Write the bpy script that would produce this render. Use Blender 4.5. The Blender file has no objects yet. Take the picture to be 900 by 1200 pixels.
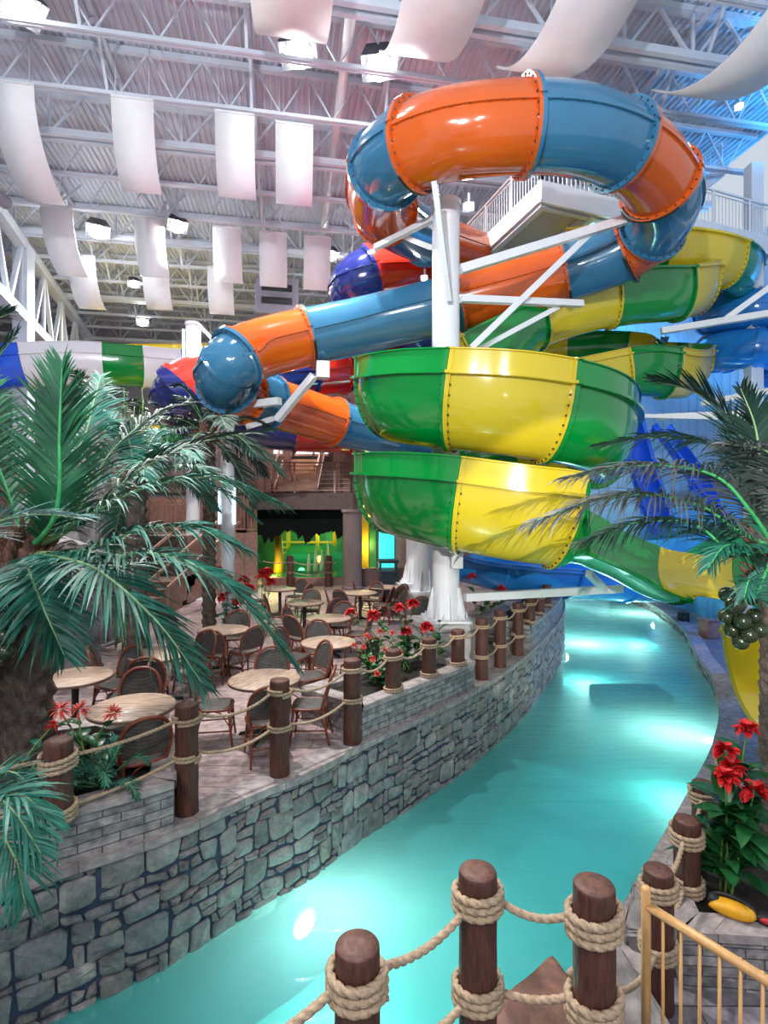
import bpy, bmesh, math, random
from mathutils import Vector, Matrix
random.seed(7)
SC = bpy.context.scene
COL = SC.collection
PI = math.pi
F, CX, CY, EZ = 640.0, 450.0, 600.0, 2.9
WATER = -1.2
V = Vector

def P(px, py, d):
    """survey point: a sight line of the level camera and its distance"""
    return V(((px - CX) * d / F, d, EZ - (py - CY) * d / F))

def G(px, py, z):
    return P(px, py, F * (EZ - z) / (py - CY))

# ------------------------------------------------------------------ materials
def nodes(name):
    m = bpy.data.materials.new(name)
    m.use_nodes = True
    nt = m.node_tree
    b = nt.nodes['Principled BSDF']
    return m, nt, b

def mat(name, col, rough=0.5, metal=0.0, var=0.0, scale=6.0, bump=0.0, bscale=None, coat=0.0, spec=0.5, col2=None, stretch=None, coord='Object'):
    m, nt, b = nodes(name)
    c = (*col, 1)
    b.inputs['Base Color'].default_value = c
    b.inputs['Roughness'].default_value = rough
    b.inputs['Metallic'].default_value = metal
    b.inputs['Specular IOR Level'].default_value = spec
    b.inputs['Coat Weight'].default_value = coat
    b.inputs['Coat Roughness'].default_value = 0.06
    if var or col2 or bump:
        tc = nt.nodes.new('ShaderNodeTexCoord')
        mp = nt.nodes.new('ShaderNodeMapping')
        if stretch:
            mp.inputs['Scale'].default_value = stretch
        nt.links.new(tc.outputs[coord], mp.inputs['Vector'])
        n = nt.nodes.new('ShaderNodeTexNoise')
        n.inputs['Scale'].default_value = scale
        n.inputs['Detail'].default_value = 5
        nt.links.new(mp.outputs[0], n.inputs['Vector'])
        if var or col2:
            r = nt.nodes.new('ShaderNodeValToRGB')
            r.color_ramp.elements[0].position = 0.3
            r.color_ramp.elements[1].position = 0.7
            k = 1 - var
            r.color_ramp.elements[0].color = (*(col2 if col2 else [x * k for x in col]), 1)
            r.color_ramp.elements[1].color = (*(col if col2 else [min(1, x * (1 + var)) for x in col]), 1)
            nt.links.new(n.outputs['Fac'], r.inputs['Fac'])
            nt.links.new(r.outputs['Color'], b.inputs['Base Color'])
        if bump:
            n2 = n
            if bscale:
                n2 = nt.nodes.new('ShaderNodeTexNoise')
                n2.inputs['Scale'].default_value = bscale
                n2.inputs['Detail'].default_value = 4
                nt.links.new(mp.outputs[0], n2.inputs['Vector'])
            bp = nt.nodes.new('ShaderNodeBump')
            bp.inputs['Strength'].default_value = bump
            bp.inputs['Distance'].default_value = 0.02
            nt.links.new(n2.outputs['Fac'], bp.inputs['Height'])
            nt.links.new(bp.outputs[0], b.inputs['Normal'])
    return m

def emit(name, col, s):
    m, nt, b = nodes(name)
    b.inputs['Base Color'].default_value = (*col, 1)
    b.inputs['Emission Color'].default_value = (*col, 1)
    b.inputs['Emission Strength'].default_value = s
    return m

def brickmat(name, c1, c2, mortar, w, h, msize=0.012, rough=0.8, bump=0.6, coord='UV', distort=0.0, noise=0.25):
    m, nt, b = nodes(name)
    tc = nt.nodes.new('ShaderNodeTexCoord')
    br = nt.nodes.new('ShaderNodeTexBrick')
    br.inputs['Scale'].default_value = 1.0
    br.inputs['Brick Width'].default_value = w
    br.inputs['Row Height'].default_value = h
    br.inputs['Mortar Size'].default_value = msize
    br.inputs['Mortar Smooth'].default_value = 0.3
    br.inputs['Color1'].default_value = (*c1, 1)
    br.inputs['Color2'].default_value = (*c2, 1)
    br.inputs['Mortar'].default_value = (*mortar, 1)
    br.offset = 0.43
    nz = nt.nodes.new('ShaderNodeTexNoise')
    nz.inputs['Scale'].default_value = 9
    nz.inputs['Detail'].default_value = 8
    nt.links.new(tc.outputs[coord], nz.inputs['Vector'])
    src = tc.outputs[coord]
    if distort:
        va = nt.nodes.new('ShaderNodeVectorMath'); va.operation = 'MULTIPLY_ADD'
        n3 = nt.nodes.new('ShaderNodeTexNoise'); n3.inputs['Scale'].default_value = 2.5
        nt.links.new(tc.outputs[coord], n3.inputs['Vector'])
        nt.links.new(n3.outputs['Color'], va.inputs[0])
        va.inputs[1].default_value = (distort,) * 3
        nt.links.new(src, va.inputs[2])
        src = va.outputs[0]
    nt.links.new(src, br.inputs['Vector'])
    mx = nt.nodes.new('ShaderNodeMix'); mx.data_type = 'RGBA'; mx.blend_type = 'MULTIPLY'
    mx.inputs[0].default_value = 1
    rp = nt.nodes.new('ShaderNodeValToRGB')
    rp.color_ramp.elements[0].position = 0.3; rp.color_ramp.elements[1].position = 0.72
    rp.color_ramp.elements[0].color = (1 - 2 * noise, 1 - 2 * noise, 1 - 1.8 * noise, 1)
    rp.color_ramp.elements[1].color = (1, 1, 1, 1)
    nt.links.new(nz.outputs['Fac'], rp.inputs['Fac'])
    nt.links.new(br.outputs['Color'], mx.inputs[6])
    nt.links.new(rp.outputs['Color'], mx.inputs[7])
    nt.links.new(mx.outputs[2], b.inputs['Base Color'])
    b.inputs['Roughness'].default_value = rough
    ad = nt.nodes.new('ShaderNodeMath'); ad.operation = 'MULTIPLY_ADD'
    ad.inputs[1].default_value = -1.0
    nt.links.new(br.outputs['Fac'], ad.inputs[0])
    nt.links.new(nz.outputs['Fac'], ad.inputs[2])
    bp = nt.nodes.new('ShaderNodeBump'); bp.inputs['Strength'].default_value = bump; bp.inputs['Distance'].default_value = 0.03
    nt.links.new(ad.outputs[0], bp.inputs['Height'])
    nt.links.new(bp.outputs[0], b.inputs['Normal'])
    return m

M = {}
M['orange'] = mat('orange gelcoat', (0.58, 0.095, 0.010), 0.14, coat=0.5, var=0.06, scale=1.5)
M['aqua'] = mat('steel blue gelcoat', (0.034, 0.15, 0.27), 0.13, coat=0.5, var=0.06, scale=1.5)
M['green'] = mat('green gelcoat', (0.0, 0.24, 0.035), 0.14, coat=0.6, var=0.05, scale=1.5)
M['yellow'] = mat('yellow gelcoat', (0.66, 0.50, 0.022), 0.16, coat=0.5, var=0.04, scale=1.5)
M['navy'] = mat('navy gelcoat', (0.012, 0.02, 0.14), 0.15, coat=0.6, var=0.05, scale=1.5)
M['red'] = mat('red gelcoat', (0.55, 0.025, 0.015), 0.16, coat=0.5, var=0.05, scale=1.5)
M['whitegel'] = mat('white gelcoat', (0.78, 0.78, 0.82), 0.2, coat=0.4)
M['skyblue'] = mat('bright blue gelcoat', (0.02, 0.22, 0.62), 0.16, coat=0.5)
M['royal'] = mat('royal blue gelcoat', (0.015, 0.11, 0.75), 0.16, coat=0.5)
M['bolt'] = mat('dark bolt steel', (0.06, 0.05, 0.04), 0.4, 0.6)
M['gasket'] = mat('black gasket rubber', (0.012, 0.012, 0.015), 0.5)
M['whitepaint'] = mat('white painted steel', (0.74, 0.75, 0.77), 0.35, var=0.04, scale=3)
M['roofsteel'] = mat('white roof steel', (0.60, 0.65, 0.73), 0.5, var=0.05, scale=2)
M['deckpan'] = mat('corrugated roof deck', (0.60, 0.65, 0.74), 0.45, var=0.08, scale=1.0)
M['fabric'] = mat('white acoustic cloth', (0.80, 0.80, 0.82), 0.8, var=0.03, scale=3)
M['greywall'] = mat('grey wall panel', (0.36, 0.37, 0.42), 0.7, var=0.08, scale=0.8)
M['bluewall'] = mat('pale ribbed wall panel', (0.55, 0.62, 0.70), 0.5, var=0.06, scale=0.8)
M['post'] = mat('stained log', (0.078, 0.025, 0.016), 0.55, var=0.45, scale=9, bump=0.5, stretch=(6, 6, 0.8))
M['postend'] = mat('log end grain', (0.12, 0.05, 0.035), 0.6, var=0.4, scale=30, bump=0.3)
M['rope'] = mat('manila rope', (0.45, 0.32, 0.21), 0.85, var=0.25, scale=40, bump=0.5, bscale=160)
M['mortar'] = mat('dark mortar', (0.04, 0.055, 0.10), 0.85, var=0.3, scale=12, bump=0.4)
M['block'] = brickmat('split face block', (0.50, 0.46, 0.42), (0.30, 0.28, 0.265), (0.15, 0.14, 0.135), 0.33, 0.095, 0.006, bump=1.0, noise=0.34, distort=0.03)
M['cap'] = brickmat('stone cap', (0.50, 0.43, 0.40), (0.38, 0.32, 0.30), (0.22, 0.17, 0.16), 0.5, 0.6, 0.006, bump=0.4, noise=0.28)
M['deck'] = brickmat('stamped plank deck', (0.70, 0.52, 0.49), (0.55, 0.405, 0.38), (0.27, 0.18, 0.165), 2.1, 0.24, 0.008, rough=0.42, bump=0.35, noise=0.28)
M['walk'] = brickmat('wet stamped walkway', (0.30, 0.26, 0.27), (0.20, 0.18, 0.20), (0.08, 0.07, 0.08), 1.2, 0.3, 0.008, rough=0.35, bump=0.35, noise=0.3)
M['brownrock'] = mat('brown stamped rock', (0.17, 0.08, 0.055), 0.6, var=0.45, scale=5, bump=0.7, bscale=9)
M['greyrock'] = mat('grey rock', (0.20, 0.18, 0.175), 0.8, var=0.5, scale=4, bump=1.0, bscale=7)
M['soil'] = mat('dark soil', (0.02, 0.015, 0.012), 0.95, bump=0.6, bscale=30)
M['poolfloor'] = mat('turquoise pool paint', (0.16, 0.66, 0.66), 0.6, var=0.08, scale=0.8)
M['rattan'] = mat('red brown rattan', (0.20, 0.045, 0.018), 0.35, var=0.4, scale=25, coat=0.2)
M['weave'] = brickmat('grey olive weave', (0.135, 0.12, 0.10), (0.115, 0.10, 0.085), (0.085, 0.075, 0.065), 0.03, 0.012, 0.002, rough=0.6, bump=0.3, coord='Object')
M['tabletop'] = mat('tan woodgrain laminate', (0.44, 0.31, 0.23), 0.42, var=0.45, scale=6, stretch=(1, 6, 1), coat=0.1)
M['tableedge'] = mat('brown table edge', (0.20, 0.12, 0.08), 0.5)
M['black'] = mat('black metal', (0.012, 0.012, 0.014), 0.45)
M['frond'] = mat('palm leaflets', (0.03, 0.23, 0.16), 0.52, col2=(0.006, 0.05, 0.033), scale=2.2)  # leaflet tones: darker second colour paints in the shade between leaflets
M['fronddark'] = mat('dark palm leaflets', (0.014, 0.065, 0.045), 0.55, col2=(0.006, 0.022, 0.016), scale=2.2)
M['frondgreen'] = mat('fresh palm leaflets', (0.035, 0.20, 0.085), 0.5, col2=(0.008, 0.06, 0.028), scale=2.2)
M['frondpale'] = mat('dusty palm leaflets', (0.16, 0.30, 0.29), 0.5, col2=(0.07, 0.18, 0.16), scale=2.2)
M['midrib'] = mat('palm midrib', (0.20, 0.34, 0.16), 0.5, var=0.2)
M['midribgreen'] = mat('green palm midrib', (0.06, 0.40, 0.13), 0.45, var=0.2)
M['trunk'] = mat('palm trunk scales', (0.17, 0.125, 0.10), 0.85, col2=(0.045, 0.033, 0.028), scale=10, bump=1.0, bscale=40)
M['fiber'] = mat('palm crown fibre', (0.16, 0.075, 0.05), 0.9, var=0.5, scale=14, bump=1.0, bscale=40)
M['coconut'] = mat('dark green coconut', (0.018, 0.028, 0.012), 0.2, var=0.3, scale=5, coat=0.2)
M['leaf'] = mat('broad green leaf', (0.018, 0.13, 0.03), 0.32, col2=(0.008, 0.055, 0.018), scale=5)
M['leafteal'] = mat('teal broad leaf', (0.015, 0.20, 0.14), 0.35, col2=(0.01, 0.10, 0.07), scale=5)
M['stem'] = mat('green stem', (0.13, 0.27, 0.06), 0.5)
M['petal'] = mat('red petals', (0.62, 0.018, 0.02), 0.45, var=0.3, scale=20)
M['petalpink'] = mat('salmon petals', (0.75, 0.10, 0.07), 0.45, var=0.3, scale=20)
M['petalblue'] = mat('pale blue petals', (0.25, 0.5, 0.75), 0.5)
M['brownwood'] = brickmat('brown timber boards', (0.27, 0.145, 0.11), (0.21, 0.11, 0.085), (0.08, 0.045, 0.036), 3.0, 0.2, 0.006, rough=0.6, bump=0.3, coord='Object', noise=0.2)
M['brown'] = mat('brown painted timber', (0.25, 0.13, 0.10), 0.55, var=0.2, scale=5)
M['tread'] = mat('tan stair tread', (0.34, 0.20, 0.13), 0.6, var=0.2, scale=5)
M['railbrown'] = mat('copper brown rail', (0.30, 0.15, 0.10), 0.4, var=0.1)
M['oak'] = mat('golden oak paint', (0.62, 0.34, 0.13), 0.4, var=0.12, scale=8, stretch=(4, 4, 1))
M['column'] = mat('taupe column', (0.23, 0.17, 0.15), 0.7, var=0.1, scale=2)
M['concrete'] = mat('pale concrete', (0.45, 0.43, 0.42), 0.8, var=0.15, scale=4, bump=0.3)
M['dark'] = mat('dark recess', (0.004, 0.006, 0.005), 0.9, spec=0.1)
M['greenwall'] = mat('green lit wall', (0.02, 0.22, 0.06), 0.5, col2=(0.005, 0.04, 0.015), scale=1.2)  # the room's green light is put into the wall colour
M['greenwater'] = mat('green lit pool water', (0.008, 0.17, 0.07), 0.06)
M['yellowtone'] = mat('yellow timber and yellow light', (0.55, 0.38, 0.02), 0.5)
M['bin'] = mat('dark bin plastic', (0.018, 0.03, 0.045), 0.4)
M['vent'] = mat('grey unit casing', (0.22, 0.21, 0.27), 0.5)
M['bagyellow'] = mat('yellow nylon', (0.75, 0.36, 0.01), 0.5, var=0.2, scale=9)
M['bagblack'] = mat('black webbing', (0.012, 0.012, 0.014), 0.6)
M['bagred'] = mat('red nylon', (0.55, 0.02, 0.03), 0.5)
M['glow'] = emit('lamp lens', (1.0, 0.98, 0.94), 60)
M['glowblue'] = emit('blue lamp lens', (0.25, 0.65, 1.0), 18)
M['poolglow'] = emit('pool lamp lens', (0.9, 1.0, 0.95), 32)
M['upglow'] = emit('column strip lamp', (0.55, 0.85, 1.0), 3)
M['housing'] = mat('lamp housing', (0.05, 0.05, 0.06), 0.5)

# ------------------------------------------------------------------ mesh builder
def cr(pts, n=12):
    """Catmull-Rom through pts; returns list of (point, index parameter)"""
    pts = [V(p) for p in pts]
    out = []
    m = len(pts)
    for i in range(m - 1):
        p0 = pts[i - 1] if i > 0 else pts[0] * 2 - pts[1]
        p1, p2 = pts[i], pts[i + 1]
        p3 = pts[i + 2] if i + 2 < m else pts[-1] * 2 - pts[-2]
        for k in range(n):
            t = k / n
            out.append(0.5 * ((2 * p1) + (p2 - p0) * t + (2 * p0 - 5 * p1 + 4 * p2 - p3) * t * t + (3 * p1 - p0 - 3 * p2 + p3) * t ** 3))
    out.append(pts[-1].copy())
    return out

class MB:
    def __init__(s):
        s.v, s.f, s.mi, s.sm, s.uv = [], [], [], [], {}
    def add(s, verts, faces, mi=0, smooth=False, uvs=None):
        o = len(s.v)
        s.v.extend([tuple(x) for x in verts])
        for k, f in enumerate(faces):
            if uvs:
                s.uv[len(s.f)] = uvs[k]
            s.f.append([i + o for i in f]); s.mi.append(mi); s.sm.append(smooth)
    def box(s, c, size, rz=0.0, mi=0, tilt=None, bev=0.0):
        c = V(c); x, y, z = [q / 2 for q in size]
        R = Matrix.Rotation(rz, 3, 'Z')
        if tilt is not None:
            R = R @ tilt
        if bev:
            b = min(bev, x * .9, y * .9, z * .9)
            vs, fs = [], []
            bm = bmesh.new()
            bmesh.ops.create_cube(bm, size=1)
            for q in bm.verts:
                q.co = V((q.co.x * 2 * x, q.co.y * 2 * y, q.co.z * 2 * z))
            bmesh.ops.bevel(bm, geom=list(bm.edges), offset=b, segments=2, affect='EDGES', profile=0.6)
            bm.verts.index_update()
            s.add([c + R @ q.co for q in bm.verts], [[w.index for w in f.verts] for f in bm.faces], mi, False)
            bm.free()
            return
        vs = [c + R @ V((sx * x, sy * y, sz * z)) for sx in (-1, 1) for sy in (-1, 1) for sz in (-1, 1)]
        fs = [(0, 1, 3, 2), (4, 6, 7, 5), (0, 4, 5, 1), (2, 3, 7, 6), (0, 2, 6, 4), (1, 5, 7, 3)]
        dims = [(1, 2), (1, 2), (0, 2), (0, 2), (0, 1), (0, 1)]
        loc = [V((sx * x, sy * y, sz * z)) for sx in (-1, 1) for sy in (-1, 1) for sz in (-1, 1)]
        uvs = [[(loc[i][d[0]], loc[i][d[1]]) for i in f] for f, d in zip(fs, dims)]
        s.add(vs, fs, mi, False, uvs)
    def bar(s, a, b, w, h=None, mi=0, up=None):
        """square bar from a to b"""
        a, b = V(a), V(b); h = h or w
        t = (b - a).normalized()
        u = V(up) if up is not None else (V((0, 0, 1)) if abs(t.z) < 0.95 else V((0, 1, 0)))
        n = t.cross(u).normalized(); u = n.cross(t)
        vs = [p + n * sx * w / 2 + u * sz * h / 2 for p in (a, b) for sx, sz in ((-1, -1), (1, -1), (1, 1), (-1, 1))]
        s.add(vs, [(0, 1, 2, 3), (7, 6, 5, 4), (0, 4, 5, 1), (1, 5, 6, 2), (2, 6, 7, 3), (3, 7, 4, 0)], mi)
    def tube(s, pts, r, seg=8, mi=0, caps=True, smooth=True, r1=None, lobes=0, twist=0.0, closed=False):
        pts = [V(p) for p in pts]
        n = len(pts)
        vs, fs = [], []
        ref = None; dist = 0.0
        for i, p in enumerate(pts):
            if closed:
                t = pts[(i + 1) % n] - pts[i - 1]
            else:
                t = pts[min(i + 1, n - 1)] - pts[max(i - 1, 0)]
            t.normalize()
            if ref is None:
                a = V((0, 0, 1)) if abs(t.z) < 0.9 else V((1, 0, 0))
                ref = t.cross(a).normalized()
            ref = (ref - t * ref.dot(t)).normalized()
            b = t.cross(ref)
            if i:
                dist += (p - pts[i - 1]).length
            if isinstance(r, (list, tuple)):
                rr = r[i]
            else:
                rr = r if r1 is None else r + (r1 - r) * i / max(1, n - 1)
            for k in range(seg):
                an = 2 * PI * k / seg
                q = rr
                if lobes:
                    q = rr * (0.70 + 0.34 * abs(math.cos(lobes * an / 2)) ** .7)
                an += twist * dist
                vs.append(p + (ref * math.cos(an) + b * math.sin(an)) * q)
        m = n if closed else n - 1
        for i in range(m):
            for k in range(seg):
                fs.append((i * seg + k, i * seg + (k + 1) % seg, ((i + 1) % n) * seg + (k + 1) % seg, ((i + 1) % n) * seg + k))
        if caps and not closed:
            fs.append(tuple(range(seg - 1, -1, -1)))
            fs.append(tuple((n - 1) * seg + k for k in range(seg)))
        s.add(vs, fs, mi, smooth)
    def lathe(s, c, prof, seg=24, mi=0, smooth=True, axis=None, caps=True):
        c = V(c); vs, fs = [], []
        R = Matrix.Identity(3) if axis is None else V((0, 0, 1)).rotation_difference(V(axis)).to_matrix()
        for r, z in prof:
            for k in range(seg):
                a = 2 * PI * k / seg
                vs.append(c + R @ V((r * math.cos(a), r * math.sin(a), z)))
        n = len(prof)
        for i in range(n - 1):
            for k in range(seg):
                fs.append((i * seg + k, i * seg + (k + 1) % seg, (i + 1) * seg + (k + 1) % seg, (i + 1) * seg + k))
        if caps:
            fs.append(tuple(range(seg - 1, -1, -1)))
            fs.append(tuple((n - 1) * seg + k for k in range(seg)))
        s.add(vs, fs, mi, smooth)
    def ball(s, c, r, mi=0, seg=12, rings=8, sc=(1, 1, 1)):
        c = V(c)
        vs = [c + V((0, 0, r * sc[2]))]
        for i in range(1, rings):
            th = PI * i / rings
            for k in range(seg):
                a = 2 * PI * k / seg
                vs.append(c + V((r * sc[0] * math.sin(th) * math.cos(a), r * sc[1] * math.sin(th) * math.sin(a), r * sc[2] * math.cos(th))))
        vs.append(c - V((0, 0, r * sc[2])))
        fs = [(0, 1 + k, 1 + (k + 1) % seg) for k in range(seg)]
        for i in range(rings - 2):
            for k in range(seg):
                a = 1 + i * seg
                fs.append((a + k, a + seg + k, a + seg + (k + 1) % seg, a + (k + 1) % seg))
        a = 1 + (rings - 2) * seg; L = len(vs) - 1
        fs += [(a + k, L, a + (k + 1) % seg) for k in range(seg)]
        s.add(vs, fs, mi, True)
    def prism(s, poly, z0, z1, mi=0, mi_top=None):
        """vertical prism over an xy polygon (ccw); sides carry uv = (arc length, z)"""
        n = len(poly)
        vs = [V((p[0], p[1], z0)) for p in poly] + [V((p[0], p[1], z1)) for p in poly]
        s.add(vs, [tuple(range(n, 2 * n))], mi if mi_top is None else mi_top, False, [[(p[0], p[1]) for p in poly]])
        s.add(vs, [tuple(range(n - 1, -1, -1))], mi, False, [[(p[0], p[1]) for p in reversed(poly)]])
        L = 0
        for i in range(n):
            j = (i + 1) % n
            d = (V(poly[j][:2]) - V(poly[i][:2])).length
            s.add([vs[i], vs[j], vs[j + n], vs[i + n]], [(0, 1, 2, 3)], mi, False, [[(L, z0), (L + d, z0), (L + d, z1), (L, z1)]])
            L += d
    def build(s, name, mats, parent=None, attr=None):
        me = bpy.data.meshes.new(name)
        me.from_pydata(s.v, [], s.f)
        for m in (mats if isinstance(mats, (list, tuple)) else [mats]):
            me.materials.append(M[m] if isinstance(m, str) else m)
        me.polygons.foreach_set('material_index', s.mi)
        me.polygons.foreach_set('use_smooth', s.sm)
        if s.uv:
            ul = me.uv_layers.new(name='UVMap')
            for fi, uv in s.uv.items():
                p = me.polygons[fi]
                for k, li in enumerate(p.loop_indices):
                    ul.data[li].uv = uv[k]
        if attr:
            a = me.attributes.new('rnd', 'FLOAT', 'FACE')
            a.data.foreach_set('value', attr)
        me.update()
        o = bpy.data.objects.new(name, me)
        COL.objects.link(o)
        if parent is not None:
            par(o, parent)
        return o

def par(o, parent):
    o.parent = parent
    # parts are modelled in world metres; undo the base point of the thing they belong to
    if parent.type == 'EMPTY':
        o.matrix_parent_inverse = Matrix.Translation(-parent.location)

def tag(o, label, cat, group=None, kind=None):
    o['label'] = label; o['category'] = cat
    if group: o['group'] = group
    if kind: o['kind'] = kind
    return o

def thing(name, loc, label, cat, group=None):
    o = bpy.data.objects.new(name, None)
    COL.objects.link(o)
    o.location = loc
    o.empty_display_size = 0.2
    return tag(o, label, cat, group)

def struct(o, label=None, cat=None):
    o['kind'] = 'structure'
    if label: o['label'] = label
    if cat: o['category'] = cat
    return o

def copy_thing(src, loc, rz, label, group=None):
    r = src.copy(); COL.objects.link(r)
    r.location = loc; r.rotation_euler = (0, 0, rz)
    r['label'] = label
    if group: r['group'] = group
    for ch in src.children:
        c = ch.copy(); COL.objects.link(c); c.parent = r
        for g in ch.children:
            d = g.copy(); COL.objects.link(d); d.parent = c
    return r

ORD = ['first', 'second', 'third', 'fourth', 'fifth', 'sixth', 'seventh', 'eighth', 'ninth', 'tenth', 'eleventh', 'twelfth', 'thirteenth', 'fourteenth', 'fifteenth']
# ------------------------------------------------------------------ river, walls, decks
RIVER_L = [(-5.2, 2.6), (-4.0, 3.45), (-3.25, 4.02), (-2.97, 4.22), (-2.49, 4.56), (-1.92, 4.98), (-1.33, 5.66), (-0.86, 6.09), (-0.27, 6.87),
           (0.55, 7.8), (1.46, 8.92), (2.75, 10.9), (4.34, 13.95), (5.45, 16.6), (6.1, 19.0), (6.4, 22.0), (6.2, 26.0), (5.6, 31.0)]
RIVER_R = [(1.62, 3.2), (1.75, 4.3), (2.05, 4.85), (2.5, 5.4), (3.44, 6.5), (4.2, 7.4), (5.27, 8.7), (6.5, 10.5), (7.6, 12.6), (8.3, 14.4), (9.8, 17.9), (10.9, 22.0), (11.2, 26.0), (10.6, 31.0)]
curve_l = cr([V((x, y, 0)) for x, y in RIVER_L], 8)
curve_r = cr([V((x, y, 0)) for x, y in RIVER_R], 8)

def resample(pts, step):
    out = [pts[0].copy()]; acc = 0.0
    for i in range(1, len(pts)):
        a, b = pts[i - 1], pts[i]
        L = (b - a).length
        d = step - acc
        while d <= L:
            out.append(a.lerp(b, d / L)); d += step
        acc = (acc + L) % step
    return out

class Arc:
    def __init__(s, pts):
        s.p = pts; s.s = [0.0]
        for i in range(1, len(pts)):
            s.s.append(s.s[-1] + (pts[i] - pts[i - 1]).length)
        s.L = s.s[-1]
    def at(s, d):
        d = max(0, min(s.L, d))
        import bisect
        i = max(1, min(len(s.p) - 1, bisect.bisect_left(s.s, d)))
        a, b = s.p[i - 1], s.p[i]
        t = (d - s.s[i - 1]) / max(1e-9, s.s[i] - s.s[i - 1])
        tg = (s.p[min(i + 1, len(s.p) - 1)] - s.p[max(i - 2, 0)]).normalized()
        return a.lerp(b, t), tg
    def near(s, y):
        for i in range(1, len(s.p)):
            if s.p[i].y >= y:
                a, b = s.p[i - 1], s.p[i]
                return s.s[i - 1] + (s.s[i] - s.s[i - 1]) * (y - a.y) / max(1e-9, b.y - a.y)
        return s.L

ARC_L, ARC_R = Arc(curve_l), Arc(curve_r)

def stone_mat():
    m, nt, b = nodes('river wall stones')
    at = nt.nodes.new('ShaderNodeAttribute'); at.attribute_name = 'rnd'
    tc = nt.nodes.new('ShaderNodeTexCoord')
    nz = nt.nodes.new('ShaderNodeTexNoise'); nz.inputs['Scale'].default_value = 7; nz.inputs['Detail'].default_value = 8; nz.inputs['Roughness'].default_value = 0.7
    nt.links.new(tc.outputs['Object'], nz.inputs['Vector'])
    r1 = nt.nodes.new('ShaderNodeValToRGB')
    els = r1.color_ramp.elements
    els[0].position = 0.0; els[0].color = (0.20, 0.185, 0.18, 1)
    els[1].position = 1.0; els[1].color = (0.30, 0.26, 0.22, 1)
    for p, c in ((0.3, (0.27, 0.26, 0.26)), (0.55, (0.36, 0.34, 0.32)), (0.8, (0.23, 0.23, 0.25))):
        e = els.new(p); e.color = (*c, 1)
    nt.links.new(at.outputs['Fac'], r1.inputs['Fac'])
    r2 = nt.nodes.new('ShaderNodeValToRGB')
    r2.color_ramp.elements[0].position = 0.32; r2.color_ramp.elements[0].color = (0.42, 0.42, 0.45, 1)
    r2.color_ramp.elements[1].position = 0.68; r2.color_ramp.elements[1].color = (1.25, 1.2, 1.15, 1)
    nt.links.new(nz.outputs['Fac'], r2.inputs['Fac'])
    mx = nt.nodes.new('ShaderNodeMix'); mx.data_type = 'RGBA'; mx.blend_type = 'MULTIPLY'; mx.inputs[0].default_value = 1
    nt.links.new(r1.outputs['Color'], mx.inputs[6]); nt.links.new(r2.outputs['Color'], mx.inputs[7])
    nt.links.new(mx.outputs[2], b.inputs['Base Color'])
    b.inputs['Roughness'].default_value = 0.6
    bp = nt.nodes.new('ShaderNodeBump'); bp.inputs['Strength'].default_value = 0.8; bp.inputs['Distance'].default_value = 0.03
    nt.links.new(nz.outputs['Fac'], bp.inputs['Height']); nt.links.new(bp.outputs[0], b.inputs['Normal'])
    return m
M['stone'] = stone_mat()

def hashf(a, b, k=0):
    x = math.sin(a * 127.1 + b * 311.7 + k * 74.7) * 43758.5453
    return x - math.floor(x)

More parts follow.
